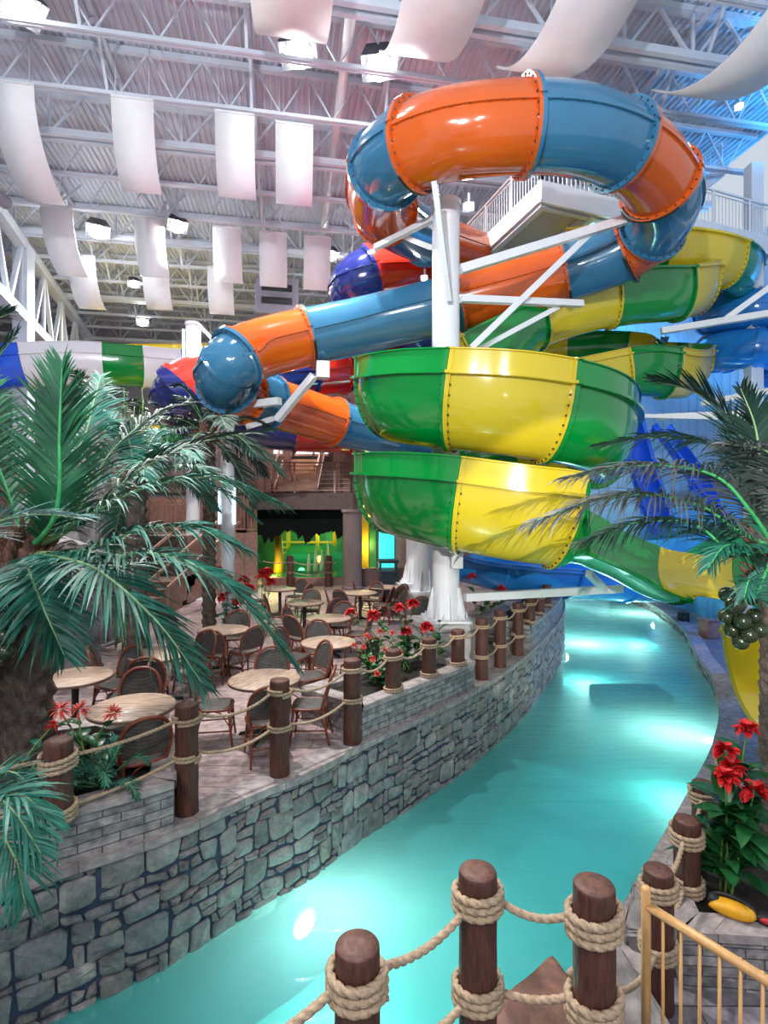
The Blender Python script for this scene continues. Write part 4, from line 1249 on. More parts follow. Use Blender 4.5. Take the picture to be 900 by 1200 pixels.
frond(RT, RP_((893, 560, 5.1), (885, 500, 5.0), (868, 455, 5.0)), .5, 46, .042, 'fronddark', 'midrib', .2, .02, 56)
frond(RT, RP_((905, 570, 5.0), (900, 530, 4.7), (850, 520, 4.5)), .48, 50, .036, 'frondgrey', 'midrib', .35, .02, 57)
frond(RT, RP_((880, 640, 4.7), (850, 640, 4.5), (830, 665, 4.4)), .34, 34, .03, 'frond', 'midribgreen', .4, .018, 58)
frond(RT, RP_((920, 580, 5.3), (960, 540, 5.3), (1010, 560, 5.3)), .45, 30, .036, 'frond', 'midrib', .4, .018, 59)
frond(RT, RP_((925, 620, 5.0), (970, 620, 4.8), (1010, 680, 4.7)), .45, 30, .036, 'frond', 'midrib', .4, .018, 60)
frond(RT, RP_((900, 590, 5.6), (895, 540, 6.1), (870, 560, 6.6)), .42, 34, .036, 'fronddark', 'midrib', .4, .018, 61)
frond(RT, RP_((885, 700, 4.9), (878, 680, 4.7), (872, 700, 4.6)), .3, 24, .03, 'frond', 'midribgreen', .4, .015, 62)
for k, (px, py) in enumerate([(862, 708), (880, 700), (852, 697), (870, 728), (884, 722), (858, 738), (878, 744), (868, 752), (851, 722), (890, 738)]):
    mb = MB(); mb.ball(P(px, py, 5.0 + .06 * (k % 3)), .09 if k == 0 else .075, 0, 16, 10); mb.build('coconut', 'coconut', RT)

# smaller palms at the back
def small_palm(px, py, d, zc, L, leaf, label, seed, m='fronddark', n=15, r=.13):
    b = P(px, py, d); c = V((b.x, b.y, zc))
    t = thing('palm_tree', (b.x, b.y, 0), label, 'palm tree')
    palm_trunk(t, b.x, b.y, 0, zc - .1, r, r * .85)
    crown_fibre(t, c, r * 1.2, .4, seed)
    auto_fronds(t, c, n, L, leaf, m, 'midrib', seed, elev=(1.2, -.5), nl=26, width=.06)
    return t
small_palm(245, 540, 12.5, 4.6, 1.9, .5, 'mid distance palm in front of the slim white column', 71, n=16)
small_palm(112, 500, 14.5, 5.3, 1.8, .5, 'dark small palm below the white and green flume', 72, n=14)
small_palm(160, 560, 9.5, 3.4, 1.9, .5, 'middle palm just behind the big left palm', 74, 'frond', n=15, r=.16)
# bamboo
b = P(146, 560, 11.5)
t = thing('bamboo', (b.x, b.y, 0), 'thin pale bamboo rising above the left palm fronds', 'bamboo')
rs = random.Random(5)
for k in range(6):
    x, y = b.x + (rs.random() - .5) * .6, b.y + (rs.random() - .5) * .6
    h = 4.2 + rs.random() * 1.4
    mb = MB(); mb.tube(cr([V((x, y, 0)), V((x + .05, y, h * .5)), V((x + (rs.random() - .5) * .6, y, h))], 8), .02, 6, r1=.006); mb.build('cane', 'stem', t)
    mb = MB()
    for j in range(40):
        z = h * (.5 + .5 * rs.random()); a = rs.random() * 6.28
        p = V((x + .1 * math.cos(a), y + .1 * math.sin(a), z)); d = V((math.cos(a), math.sin(a), .2 - rs.random() * .8)).normalized()
        w = d.cross(V((0, 0, 1))).normalized() * .022; l = .22
        mb.add([p, p + d * l * .4 + w, p + d * l, p + d * l * .4 - w], [(0, 1, 2, 3)], 0, True)
    mb.build('foliage', 'stem', t)

# ------------------------------------------------------------------ flowering plants
def leafshape(mb, p, d, L, W, droop=.3, fold=.15):
    d = d.normalized(); w = d.cross(V((0, 0, 1)))
    if w.length < .1: w = V((1, 0, 0))
    w.normalize(); u = w.cross(d).normalized()
    K = 6; vs, fs = [], []
    for k in range(K + 1):
        q = k / K
        c = p + d * L * q + V((0, 0, -1)) * droop * L * q * q
        ww = W * math.sin(PI * min(1, .08 + q * .92)) ** .8 * (1 - .2 * q)
        vs += [c - w * ww / 2 + u * fold * ww, c, c + w * ww / 2 + u * fold * ww]
    for k in range(K):
        fs += [(3 * k, 3 * k + 1, 3 * k + 4, 3 * k + 3), (3 * k + 1, 3 * k + 2, 3 * k + 5, 3 * k + 4)]
    mb.add(vs, fs, 0, True)

def flower_head(c, r, m, t, seed, spiky=False):
    rs = random.Random(seed); mb = MB()
    for k in range(40):
        a = rs.random() * 6.28; e = -.5 + rs.random() * 1.6
        d = V((math.cos(a) * math.cos(e), math.sin(a) * math.cos(e), math.sin(e)))
        p = c + d * r * .25
        L = r * (.7 + .6 * rs.random()); W = r * (.25 if spiky else .8)
        leafshape(mb, p, d, L, W, .25, .3)
    return mb.build('flower', m, t)

def canna(name, base, label, cat, stems, leaf, lw, nl, m, petal, seed, fr=.07, spiky=False, top=1.0):
    """stems: list of 3-D flower positions; foliage fills the clump around base"""
    rs = random.Random(seed)
    t = thing(name, base, label, cat)
    ms, ml = MB(), MB()
    for q in stems:
        q = V(q); b = base + V(((rs.random() - .5) * .14, (rs.random() - .5) * .14, 0))
        mid = b.lerp(q, .55) + V(((rs.random() - .5) * .06, 0, .05))
        ms.tube(cr([b, mid, q], 8), .011, 6, r1=.006)
        h = q.z - b.z
        for k in range(nl):
            u = .12 + .72 * (k + rs.random() * .7) / nl
            p = b.lerp(q, u); a = rs.random() * 6.28; e = .25 + rs.random() * .8
            leafshape(ml, p, V((math.cos(a) * math.cos(e), math.sin(a) * math.cos(e), math.sin(e))), leaf * (.7 + .5 * rs.random()) * (1 - .35 * u), lw * (.8 + .4 * rs.random()), .45)
    ms.build('stems', 'stem', t); ml.build('foliage', m, t)
    for k, q in enumerate(stems):
        flower_head(V(q), fr * (.85 + .3 * rs.random()), petal, t, seed * 50 + k, spiky)
    return t

b = V((3.02, 4.85, -.5))
canna('canna_plant', b, 'red flowering canna with big dark green leaves beside the right palm trunk', 'plant',
      [P(875, 855, 4.95), P(851, 880, 4.9), P(850, 912, 4.75), P(884, 928, 4.7), P(858, 900, 4.85)], .56, .17, 15, 'leaf', 'petal', 81, .095)
# ferny tufts and heliconias of the corner planter
def fern(base, label, L, n, seed, m='frond'):
    t = thing('fern', base, label, 'fern')
    rs = random.Random(seed)
    for k in range(n):
        a = 6.28 * k / n + rs.random() * .4; e = .35 + rs.random() * .7
        d = V((math.cos(a) * math.cos(e), math.sin(a) * math.cos(e), math.sin(e)))
        frond(t, [base, base + d * L * .5, base + d * L * .85 - V((0, 0, .05 * L)), base + d * L * 1.05 - V((0, 0, .3 * L))], .14, 20, .02, m, 'stem', .25, .007, seed * 9 + k)
    return t
fern(V((-2.62, 5.0, .38)), 'feathery green fern at the right end of the corner planter', .55, 11, 82)
fern(V((-2.95, 4.72, .38)), 'small fern right behind the corner planter post', .42, 9, 83)
b = V((-2.78, 5.2, .38))
canna('heliconia', b, 'three red heliconia flowers on bright green leaves in the corner planter', 'plant', [P(70, 832, 5.15), P(92, 832, 5.2), P(133, 836, 4.95)], .34, .12, 5, 'leaf', 'petalpink', 84, .09, True)
b = V((-3.2, 4.6, .38))
canna('heliconia', b, 'red flowers tucked against the big palm trunk', 'plant', [P(62, 850, 4.9), P(68, 868, 4.8)], .25, .08, 4, 'leafteal', 'petal', 85, .06, True)
# long planter
def mp(px, py, d): return P(px, py, d)
b = V((-.1, 8.05, .38))
canna('hibiscus_bush', b, 'dense green bush with pink red blooms behind the long planter rim', 'plant', [mp(415, 756, 8.0), mp(426, 758, 8.1), mp(437, 772, 7.9), mp(452, 762, 8.2), mp(442, 790, 7.7), mp(430, 745, 8.4), mp(460, 742, 8.3), mp(446, 740, 8.4), mp(468, 765, 8.0)], .22, .11, 9, 'leaf', 'petalpink', 86, .045)
b = V((.35, 8.75, .38))
canna('canna_plant', b, 'tall canna with red flowers over the middle of the long planter', 'plant', [mp(411, 719, 8.9), mp(437, 721, 8.9), mp(468, 712, 9.1), mp(484, 707, 9.2), mp(475, 740, 8.9), mp(500, 735, 9.0)], .36, .15, 7, 'leaf', 'petal', 87, .095)
b = V((.95, 9.25, .38))
canna('broadleaf_plant', b, 'low leafy plant beside the pillar base in the long planter', 'plant', [mp(505, 735, 9.2), mp(515, 728, 9.3)], .34, .16, 6, 'leaf', 'leaf', 88, .03)
# flowers by the lobby column
b = V((-3.7, 13.0, 0))
canna('flower_bed', b, 'colourful red and teal flowers at the foot of the slim white column', 'plant', [P(254, 668, 12.9), P(267, 678, 12.7), P(285, 680, 12.9), P(275, 692, 12.6), P(292, 690, 12.7), P(280, 705, 12.6), P(262, 700, 12.6)], .38, .17, 5, 'leafteal', 'petal', 89, .12)
b = P(308, 708, 13.6); b.z = 0
canna('flower_bed', b, 'red blooms beside the lobby entrance, right of the teal flowers', 'plant', [P(307, 674, 13.6), P(313, 671, 13.7), P(318, 682, 13.5)], .25, .1, 4, 'leaf', 'petal', 90, .13)
b = P(560, 712, 13.2); b.z = .42
canna('shrub', b, 'dark shrub with one red bloom behind the pillar at the far planter', 'plant', [P(553, 676, 13.2), P(575, 700, 13.0), P(600, 700, 13.3), P(588, 690, 13.6)], .34, .14, 7, 'leaf', 'petal', 91, .1)
# ------------------------------------------------------------------ cafe tables and chairs
def make_table(label):
    t = thing('cafe_table', (0, 0, 0), label, 'table', 'round cafe tables on the deck')
    R = .46
    mb = MB(); mb.lathe((0, 0, 0), [(R - .012, .712), (R, .718), (R, .744), (R - .01, .75)], 40); finish(mb.build('table_edge', 'tableedge', t))
    mb = MB(); mb.lathe((0, 0, 0), [(R - .012, .750), (R - .016, .7535), (.002, .7535)], 40, caps=False); mb.build('tabletop', 'tabletop', t)
    mb = MB(); mb.lathe((0, 0, 0), [(.14, .70), (.14, .712), (.045, .69), (.042, .10), (.06, .06)], 18); finish(mb.build('pedestal', 'black', t))
    for k in range(4):
        a = k * PI / 2 + .4; d = V((math.cos(a), math.sin(a), 0))
        mb = MB(); mb.tube([d * .03 + V((0, 0, .07)), d * .2 + V((0, 0, .045)), d * .33 + V((0, 0, .02)), d * .34 + V((0, 0, .0))], [.03, .026, .022, .022], 8); mb.build('foot', 'black', t)
    return t

def make_chair(label):
    t = thing('bistro_chair', (0, 0, 0), label, 'chair', 'rattan bistro chairs on the deck')
    W = .22
    # seat: woven pad with softened corners
    mb = MB(); N = 32; ring = []
    for k in range(N):
        a = 2 * PI * k / N
        x = math.copysign(abs(math.cos(a)) ** .55, math.cos(a)) * (.215 + .015 * math.sin(a)); y = math.copysign(abs(math.sin(a)) ** .55, math.sin(a)) * .205
        ring.append((x, y))
    vs = [V((x * .97, y * .97, .445)) for x, y in ring] + [V((x, y, .465)) for x, y in ring] + [V((x * .8, y * .8, .472)) for x, y in ring] + [V((0, 0, .466))]
    fs = [tuple(reversed(range(N)))]
    for k in range(N):
        j = (k + 1) % N
        fs += [(k, j, j + N, k + N), (k + N, j + N, j + 2 * N, k + 2 * N), (k + 2 * N, j + 2 * N, 3 * N)]
    mb.add(vs, fs, 0, True); mb.build('seat', 'weave', t)
    mb = MB(); mb.tube([V((x * 1.04, y * 1.04, .452)) for x, y in ring], .017, 8, closed=True); mb.build('seat_frame', 'rattan', t)
    for sx in (-1, 1):
        mb = MB(); mb.tube([V((sx * .19, .18, .45)), V((sx * .205, .20, .22)), V((sx * .225, .225, 0))], [.017, .016, .014], 8); mb.build('leg', 'rattan', t)
        mb = MB(); mb.tube([V((sx * .19, -.18, .45)), V((sx * .20, -.215, .22)), V((sx * .215, -.265, 0))], [.017, .016, .014], 8); mb.build('leg', 'rattan', t)
    mb = MB()
    q = [V((-.212, .21, .19)), V((.212, .21, .19)), V((.205, -.222, .19)), V((-.205, -.222, .19))]
    for k in range(4): mb.tube([q[k], q[(k + 1) % 4]], .0095, 6)
    for k in range(4):
        a, b = q[k], q[(k + 1) % 4]
        m_ = a.lerp(b, .5)
        for e in (a, b):
            mb.tube([e + V((0, 0, .03)), m_.lerp(e, .45) + V((0, 0, .22)), m_ + V((0, 0, .255))], .008, 6)
    mb.build('stretcher', 'rattan', t)
    # back: arched cane frame leaning back, woven panel inside
    def bk(x, z):
        q = max(0, (z - .45) / .47)
        return V((x, -.19 - .13 * q + .5 * x * x * (1 - .3 * q), z))
    pts = [bk(-.20, .45), bk(-.225, .55), bk(-.235, .66), bk(-.222, .77), bk(-.17, .865), bk(-.09, .915), bk(0, .928), bk(.09, .915), bk(.17, .865), bk(.222, .77), bk(.235, .66), bk(.225, .55), bk(.20, .45)]
    cpts = cr(pts, 5)
    mb = MB(); mb.tube(cpts, .021, 9); mb.tube([bk(-.213, .535), bk(0, .53), bk(.213, .535)], .013, 7); mb.build('back_frame', 'rattan', t)
    mb = MB(); vs, fs = [], []
    n, m_ = 14, 10
    for i in range(n + 1):
        x = -.205 + .41 * i / n
        top = .918 - .16 * abs(x / .215) ** 2.6 - .02
        for j in range(m_ + 1):
            z = .535 + (top - .535) * j / m_
            xx = x * (1 + .08 * math.sin(PI * (z - .5) / .45))
            p = bk(xx, z); vs.append(p)
    k0 = len(vs)
    vs += [p + V((0, -.009, 0)) for p in vs]
    for i in range(n):
        for j in range(m_):
            a = i * (m_ + 1) + j
            fs += [(a, a + 1, a + m_ + 2, a + m_ + 1), (k0 + a, k0 + a + m_ + 1, k0 + a + m_ + 2, k0 + a + 1)]
    mb.add(vs, fs, 0, True); mb.build('backrest', 'weave', t)
    return t

TABLES = [  # px, depth (at table height), phrase, [(angle, word)]
    (155, 6.04, 'the nearest table, behind the corner post', [(-58, 'back to the rope'), (112, 'on the far side'), (205, 'beside the red heliconia')]),
    (88, 7.15, 'the table behind the palm trunk', [(68, 'on the far side'), (12, 'turned side-on'), (228, 'nearest the trunk')]),
    (310, 7.05, 'the lilac table behind the deck post', [(95, 'on the far side'), (-72, 'on the rope side'), (-8, 'on the right'), (188, 'on the left')]),
    (385, 9.05, 'the table left of the hibiscus bush', [(112, 'on the far side'), (-35, 'turned towards the bush'), (160, 'on the left')]),
    (385, 11.1, 'the second table left of the bush', [(172, 'on the left'), (222, 'front left'), (-10, 'on the right'), (75, 'on the far side')]),
    (357, 13.0, 'the middle table in the back rows', [(185, 'on the left'), (85, 'on the far side'), (-30, 'on the right')]),
    (422, 14.6, 'the table in front of the taupe column', [(195, 'on the left'), (-18, 'on the right'), (65, 'on the far side'), (235, 'on the near left')]),
    (328, 15.3, 'the table in front of the green lobby', [(200, 'on the left'), (60, 'on the far side'), (-20, 'on the right')]),
    (262, 10.0, 'the table under the drooping frond tip', [(-40, 'front right'), (205, 'on the left'), (-85, 'on the near side'), (85, 'on the far side')]),
    (187, 8.3, 'the table hidden behind the drooping frond', [(200, 'on the left'), (-80, 'on the near side'), (60, 'on the far side')]),
    (450, 15.7, 'the far table right of the taupe column', [(180, 'on the left'), (-60, 'on the near side')]),
]
tab0 = chair0 = None
rs = random.Random(12)
TSPOT = []
for (px, d, phrase, chairs) in TABLES:
    p = P(px, 700, d)
    lab = 'round cafe table with tan top, ' + phrase.replace('the ', '', 1).replace('table', 'one', 1)
    if tab0 is None:
        tab0 = make_table(lab); tab0.location = (p.x, p.y, 0); tab = tab0
    else:
        tab = copy_thing(tab0, (p.x, p.y, 0), rs.random() * 6, lab)
    TSPOT.append((p.x, p.y))
    for a, word in chairs:
        an = math.radians(a + (rs.random() - .5) * 8); r = .60 + .07 * rs.random()
        x, y = p.x + r * math.cos(an), p.y + r * math.sin(an)
        rz = an + PI / 2 + (rs.random() - .5) * .3
        lab = 'rattan bistro chair at %s, %s' % (phrase, word)
        if chair0 is None:
            chair0 = make_chair(lab); chair0.location = (x, y, 0); chair0.rotation_euler = (0, 0, rz)
        else:
            copy_thing(chair0, (x, y, 0), rz, lab)
for (px, d, rz, lab) in ((488, 12.4, 2.6, 'rattan bistro chair alone behind the canna, beside the white plinth'), (362, 8.15, 2.2, 'rattan bistro chair pushed back between the lilac table and the bush'), (462, 14.2, 1.9, 'rattan bistro chair standing askew in front of the litter bin')):
    p = P(px, 700, d); copy_thing(chair0, (p.x, p.y, 0), rz, lab)

# litter bin
b = P(455, 706, 17.2); b.z = 0
t = thing('litter_bin', b, 'dark square litter bin with a hooded lid beside the taupe column', 'bin')
mb = MB(); mb.box(b + V((0, 0, .5)), (.58, .58, 1.0), .1, bev=.05); mb.build('bin_body', 'bin', t)
mb = MB(); mb.box(b + V((0, 0, 1.04)), (.64, .64, .09), .1, bev=.03); mb.build('rim', 'bin', t)
mb = MB()
for sx in (-1, 1):
    for sy in (-1, 1): mb.box(b + V((sx * .25, sy * .25, 1.2)), (.06, .06, .26), .1)
mb.box(b + V((0, 0, 1.36)), (.62, .62, .10), .1, bev=.04); mb.build('hood', 'bin', t)
# ------------------------------------------------------------------ hall shell, roof, back buildings
CEIL, JB = 15.6, 14.25
A10 = math.radians(10); E10 = V((math.cos(A10), math.sin(A10), 0)); D10 = V((-math.sin(A10), math.cos(A10), 0))
A17 = math.radians(17.5); E17 = V((math.cos(A17), math.sin(A17), 0)); D17 = V((-math.sin(A17), math.cos(A17), 0))
def R(u, v, z): return E10 * u + D10 * v + V((0, 0, z))
def S(u, v, z): return E17 * u + D17 * v + V((0, 0, z))
VB = 41.0
# corrugated roof deck: trapezoid ribs running away from the camera
mb = MB(); vs, fs = [], []
pitch = .19; n = int(46 / pitch)
prof = []
for i in range(n):
    u = -30 + i * pitch
    prof += [(u, 0), (u + .075, 0), (u + .095, .06), (u + .17, .06)]
for u, h in prof: vs += [R(u, 5.5, CEIL + h), R(u, VB, CEIL + h)]
for i in range(len(prof) - 1): fs.append((2 * i, 2 * i + 1, 2 * i + 3, 2 * i + 2))
mb.add(vs, fs); struct(mb.build('ceiling', 'deckpan'), 'white corrugated steel roof deck', 'ceiling')

def wall(name, a, b, z0, z1, m, th=.25, label='wall', ribs=0):
    a, b = V((a[0], a[1], 0)), V((b[0], b[1], 0)); t = (b - a).normalized(); nn = V((-t.y, t.x, 0))
    mb = MB(); c = (a + b) / 2 + nn * th / 2; c.z = (z0 + z1) / 2
    mb.box(c, ((b - a).length, th, z1 - z0), math.atan2(t.y, t.x))
    if ribs:
        k = int((b - a).length / ribs)
        for i in range(k):
            p = a + t * ribs * (i + .5); p.z = (z0 + z1) / 2
            mb.box(p - nn * .03, (ribs * .45, .07, z1 - z0), math.atan2(t.y, t.x))
    return struct(mb.build(name, m), label, 'wall')
bl, br = R(-30, VB - .5, 0), R(16, VB - .5, 0)
wall('wall_back', bl, br, 0, CEIL, 'greywall', label='grey back wall of the hall', ribs=1.2)
l0, l1 = S(-15, 0, 0), S(-15, 44, 0)
wall('wall_west', l0, l1, 0, CEIL, 'greywall', label='grey side wall beyond the left truss', ribs=1.2)
# tower wall at right, and right side wall
wall('wall_east', (7.0, 23.5), (22, 28.0), -1, CEIL, 'bluewall', label='ribbed wall behind the slide tower, lit blue', ribs=.5)
wall('wall_north', (17.5, 26), (14.6, 13.5), -1, CEIL, 'bluewall', label='ribbed right side wall lit blue', ribs=.5)

# roof trusses
def chord(mb, a, b, w): mb.bar(a, b, w)
vt = [10.6, 12.2, 13.9, 15.9, 17.9, 19.9, 22.1, 24.3, 26.5, 28.8, 31.2, 33.6, 36.0, 38.5]
for k, v in enumerate(vt):
    heavy = k % 3 == 1
    w = .17 if heavy else .10
    u0, u1 = -27.0, 15.5
    pos = ORD[k]
    t = thing('roof_truss', R(0, v, JB), ('heavy ' if heavy else 'slender ') + 'white roof truss, the %s one counted from the camera' % pos, 'roof truss', 'roof trusses crossing the hall')
    mb = MB()
    if heavy:
        mb.bar(R(u0, v - .14, JB), R(u1, v - .14, JB), .13, .2); mb.bar(R(u0, v + .14, JB), R(u1, v + .14, JB), .13, .2)
    else:
        mb.bar(R(u0, v - .05, JB), R(u1, v - .05, JB), .075, .1); mb.bar(R(u0, v + .05, JB), R(u1, v + .05, JB), .075, .1)
    mb.build('bottom_chord', 'roofsteel', t)
    mb = MB(); mb.bar(R(u0, v, CEIL - .1), R(u1, v, CEIL - .1), w * 1.3, .16); mb.build('top_chord', 'roofsteel', t)
    mb = MB(); pw = 1.9 if heavy else 1.45
    nn = int((u1 - u0) / pw)
    for i in range(nn):
        a = u0 + i * pw
        mb.bar(R(a, v, CEIL - .12), R(a + pw / 2, v, JB), w * .42); mb.bar(R(a + pw / 2, v, JB), R(a + pw, v, CEIL - .12), w * .42)
        if heavy: mb.bar(R(a + pw / 2, v, JB), R(a + pw / 2, v, CEIL - .1), w * .45)
    mb.build('web', 'roofsteel', t)
# cross bracing between the trusses, in the far half with spreading struts
rs = random.Random(3)
for k, u in enumerate([-20, -16.2, -12.4, -8.6, -4.8, -1.0, 2.8, 6.6, 10.4]):
    t = thing('roof_brace', R(u, 20, JB), 'white roof bracing line running away from the camera, %s from the left' % ORD[k], 'roof brace', 'roof bracing lines')
    mb = MB()
    for i in range(len(vt) - 1):
        a, b = vt[i], vt[i + 1]
        mb.bar(R(u, a, JB), R(u, (a + b) / 2, CEIL - .15), .075); mb.bar(R(u, (a + b) / 2, CEIL - .15), R(u, b, JB), .075)
        if i > 5:
            for du in (-.8, .8): mb.bar(R(u, a, JB - .1), R(u + du, a + .5, CEIL - .2), .07)
    mb.build('diagonals', 'roofsteel', t)
    mb = MB(); mb.bar(R(u, vt[0], CEIL - .2), R(u, vt[-1], CEIL - .2), .11); mb.build('purlin', 'roofsteel', t)
# sprinkler pipe
mb = MB(); mb.tube([R(1.5, 9.5, 14.9), R(1.5, 24, 14.9)], .14, 12); tag(mb.build('roof_duct', 'whitepaint'), 'round white duct running under the roof left of the high tube loop', 'duct')

# left truss wall and its columns
TA, TB = S(-7.4, 15, 0), S(-7.4, 39, 0)
def TL(v, z): return S(-7.5, v, z)
t = thing('side_truss', TL(16, 11), 'deep white side truss with zigzag webs along the left of the hall', 'truss')
mb = MB(); mb.bar(TL(9, 14.0), TL(40, 14.0), .42); mb.build('top_chord', 'roofsteel', t)
mb = MB(); mb.bar(TL(9, 11.0), TL(40, 11.0), .42); mb.build('bottom_chord', 'roofsteel', t)
v = 9.0; k = 0
while v < 39:
    mb = MB(); mb.bar(TL(v, 11), TL(v + 1.55, 14), .17); mb.build('web', 'roofsteel', t)
    mb = MB(); mb.bar(TL(v + 1.55, 14), TL(v + 3.1, 11), .17); mb.build('web', 'roofsteel', t)
    mb = MB(); mb.bar(TL(v + 1.55, 14), TL(v + 1.55, 11), .13); mb.build('web', 'roofsteel', t)
    v += 3.1
for k, v in enumerate((26.3, 38.5)):
    q = TL(v, 0)
    mb = MB(); mb.bar(q, q + V((0, 0, 14)), .62, .5, up=(0, 1, 0)); tag(mb.build('steel_column', 'roofsteel'), 'white steel column carrying the left side truss, %s' % ('nearer' if k == 0 else 'at the back wall'), 'column')
mb = MB(); mb.tube(cr([TL(19.6, 9.5) + V((.4, -.3, 0)), TL(19.6, 12.6) + V((.4, -.3, 0)), TL(20.4, 13.4) + V((.5, -.2, 0)), TL(22, 13.5) + V((.8, 0, 0))], 8), .22, 12); tag(mb.build('pipe', 'vent'), 'grey bent duct pipe climbing the left truss', 'pipe')

# acoustic sails hanging as slack sheets between trusses
def sail(u, v0, v1, w, sag, z, label, tilt=0.0):
    mb = MB(); N = 22; vs, fs = [], []
    for i in range(N + 1):
        q = i / N
        v = v0 + (v1 - v0) * q; zz = z - sag * 4 * q * (1 - q) + tilt * q
        for s in (-.5, .5): vs.append(R(u + s * w, v, zz))
    m_ = len(vs)
    vs += [p + V((0, 0, .03)) for p in vs]
    for i in range(N):
        a = 2 * i
        fs += [(a, a + 2, a + 3, a + 1), (m_ + a, m_ + a + 1, m_ + a + 3, m_ + a + 2), (a, m_ + a, m_ + a + 2, a + 2), (a + 1, a + 3, m_ + a + 3, m_ + a + 1)]
    fs += [(0, 1, m_ + 1, m_), (2 * N, m_ + 2 * N, m_ + 2 * N + 1, 2 * N + 1)]
    mb.add(vs, fs, 0, True)
    t = thing('acoustic_sail', R(u, (v0 + v1) / 2, z), label, 'acoustic panel', 'white acoustic sails under the roof')
    mb.build('sheet', 'fabric', t)
    for v, zz in ((v0, z), (v1, z + tilt)):
        mb = MB(); mb.bar(R(u - w / 2, v, zz + .02), R(u + w / 2, v, zz + .02), .05); mb.build('end_bar', 'whitepaint', t)
        for s in (-.4, .4):
            mb = MB(); mb.tube([R(u + s * w, v, zz), R(u + s * w, v, JB)], .012, 5); mb.build('hanger', 'whitepaint', t)
def uv_of(px, py, z):
    p = G(px, py, z); return p.dot(E10), p.dot(D10)
def drop_sail(u, v0, w, h, dv, z, label):
    """sheet hung from its near edge: it falls steeply, then curls away from the camera"""
    mb = MB(); N = 16; vs, fs = [], []
    for i in range(N + 1):
        a = i / N * PI * .46
        v = v0 + dv * (1 - math.cos(a)); zz = z - h * math.sin(a)
        for s in (-.5, .5): vs.append(R(u + s * w, v, zz))
    m_ = len(vs)
    vs += [p + D10 * .03 for p in vs]
    for i in range(N):
        a = 2 * i
        fs += [(a, a + 1, a + 3, a + 2), (m_ + a, m_ + a + 2, m_ + a + 3, m_ + a + 1), (a, a + 2, m_ + a + 2, m_ + a), (a + 1, m_ + a + 1, m_ + a + 3, a + 3)]
    mb.add(vs, fs, 0, True)
    t = thing('acoustic_sail', R(u, v0, z), label, 'acoustic panel', 'white acoustic sails under the roof')
    mb.build('sheet', 'fabric', t)
    mb = MB(); mb.bar(R(u - w / 2, v0, z + .02), R(u + w / 2, v0, z + .02), .06); mb.build('end_bar', 'whitepaint', t)
    for s in (-.4, .4):
        mb = MB(); mb.tube([R(u + s * w, v0, z), R(u + s * w, v0, CEIL)], .012, 5); mb.build('hanger', 'whitepaint', t)
for k, (px, py, lab) in enumerate([(13, 97, 'white acoustic sail at the far left of the front row'), (155, 116, 'second white acoustic sail of the front row'), (275, 133, 'third white acoustic sail of the front row'), (345, 146, 'rightmost white acoustic sail of the front row, right of its close twin')]):
    u, v = uv_of(px, py, 14.1)
    drop_sail(u, v, 1.08, 2.0 - .05 * k, (2.4, 1.2, 1.0, 1.0)[k], 14.1, lab)
for k, (px, py, lab) in enumerate([(66, 243, 'curled acoustic sail at the left of the second row'), (175, 256, 'acoustic sail second from the left in the second row'), (266, 267, 'acoustic sail in the middle of the second row'), (320, 273, 'acoustic sail second from the right in the second row'), (372, 278, 'rightmost acoustic sail of the second row beside the navy tube')]):
    u, v = uv_of(px, py, 14.1)
    drop_sail(u, v, 1.1, 1.85, (1.9, 1.1, .9, .9, .9)[k], 14.1, lab)
for k, (px, py, lab) in enumerate([(95, 300, 'small acoustic sail hanging behind the curled one'), (182, 306, 'small acoustic sail low behind the second row, beneath its second sheet'), (258, 314, 'small acoustic sail low behind the middle of the second row')]):
    u, v = uv_of(px, py, 13.7)
    drop_sail(u, v, 1.1, 1.75, (1.6, 1.1, 1.0)[k], 13.7, lab)
for k, (px, py, u0, lab) in enumerate([(330, 14, .2, 'big acoustic sail above the top edge, left of the bright lamps'), (490, 40, .3, 'big curved acoustic sail overhead between the lamps and the loop'), (632, 60, .6, 'big curved acoustic sail overhead above the tube loop'), (825, 90, .9, 'big curved acoustic sail at the upper right corner')]):
    u, v = uv_of(px, py, 13.0)
    sail(u + u0, v - 3.2, v + 2.0, 1.6, 1.2, 14.1, lab, .1)

# hanging unit heater box
c = P(325, 352, 26)
t = thing('unit_heater', c, 'grey boxy air unit with dark grilles hanging below the roof', 'heater')
mb = MB(); mb.box(c, (2.0, 1.2, 1.7), A10, bev=.05); mb.build('casing', 'vent', t)
for dz in (.35, -.25):
    mb = MB(); mb.box(c + V((.1, -.62, dz)), (1.4, .06, .3), A10)
    for j in range(4): mb.box(c + V((.1, -.66, dz - .11 + j * .075)), (1.4, .02, .012), A10)
    mb.build('grille', 'black', t)
for sx in (-.8, .8):
    mb = MB(); mb.tube([c + V((sx, 0, .8)), V((c.x + sx, c.y, CEIL))], .03, 6); mb.build('hanger', 'roofsteel', t)

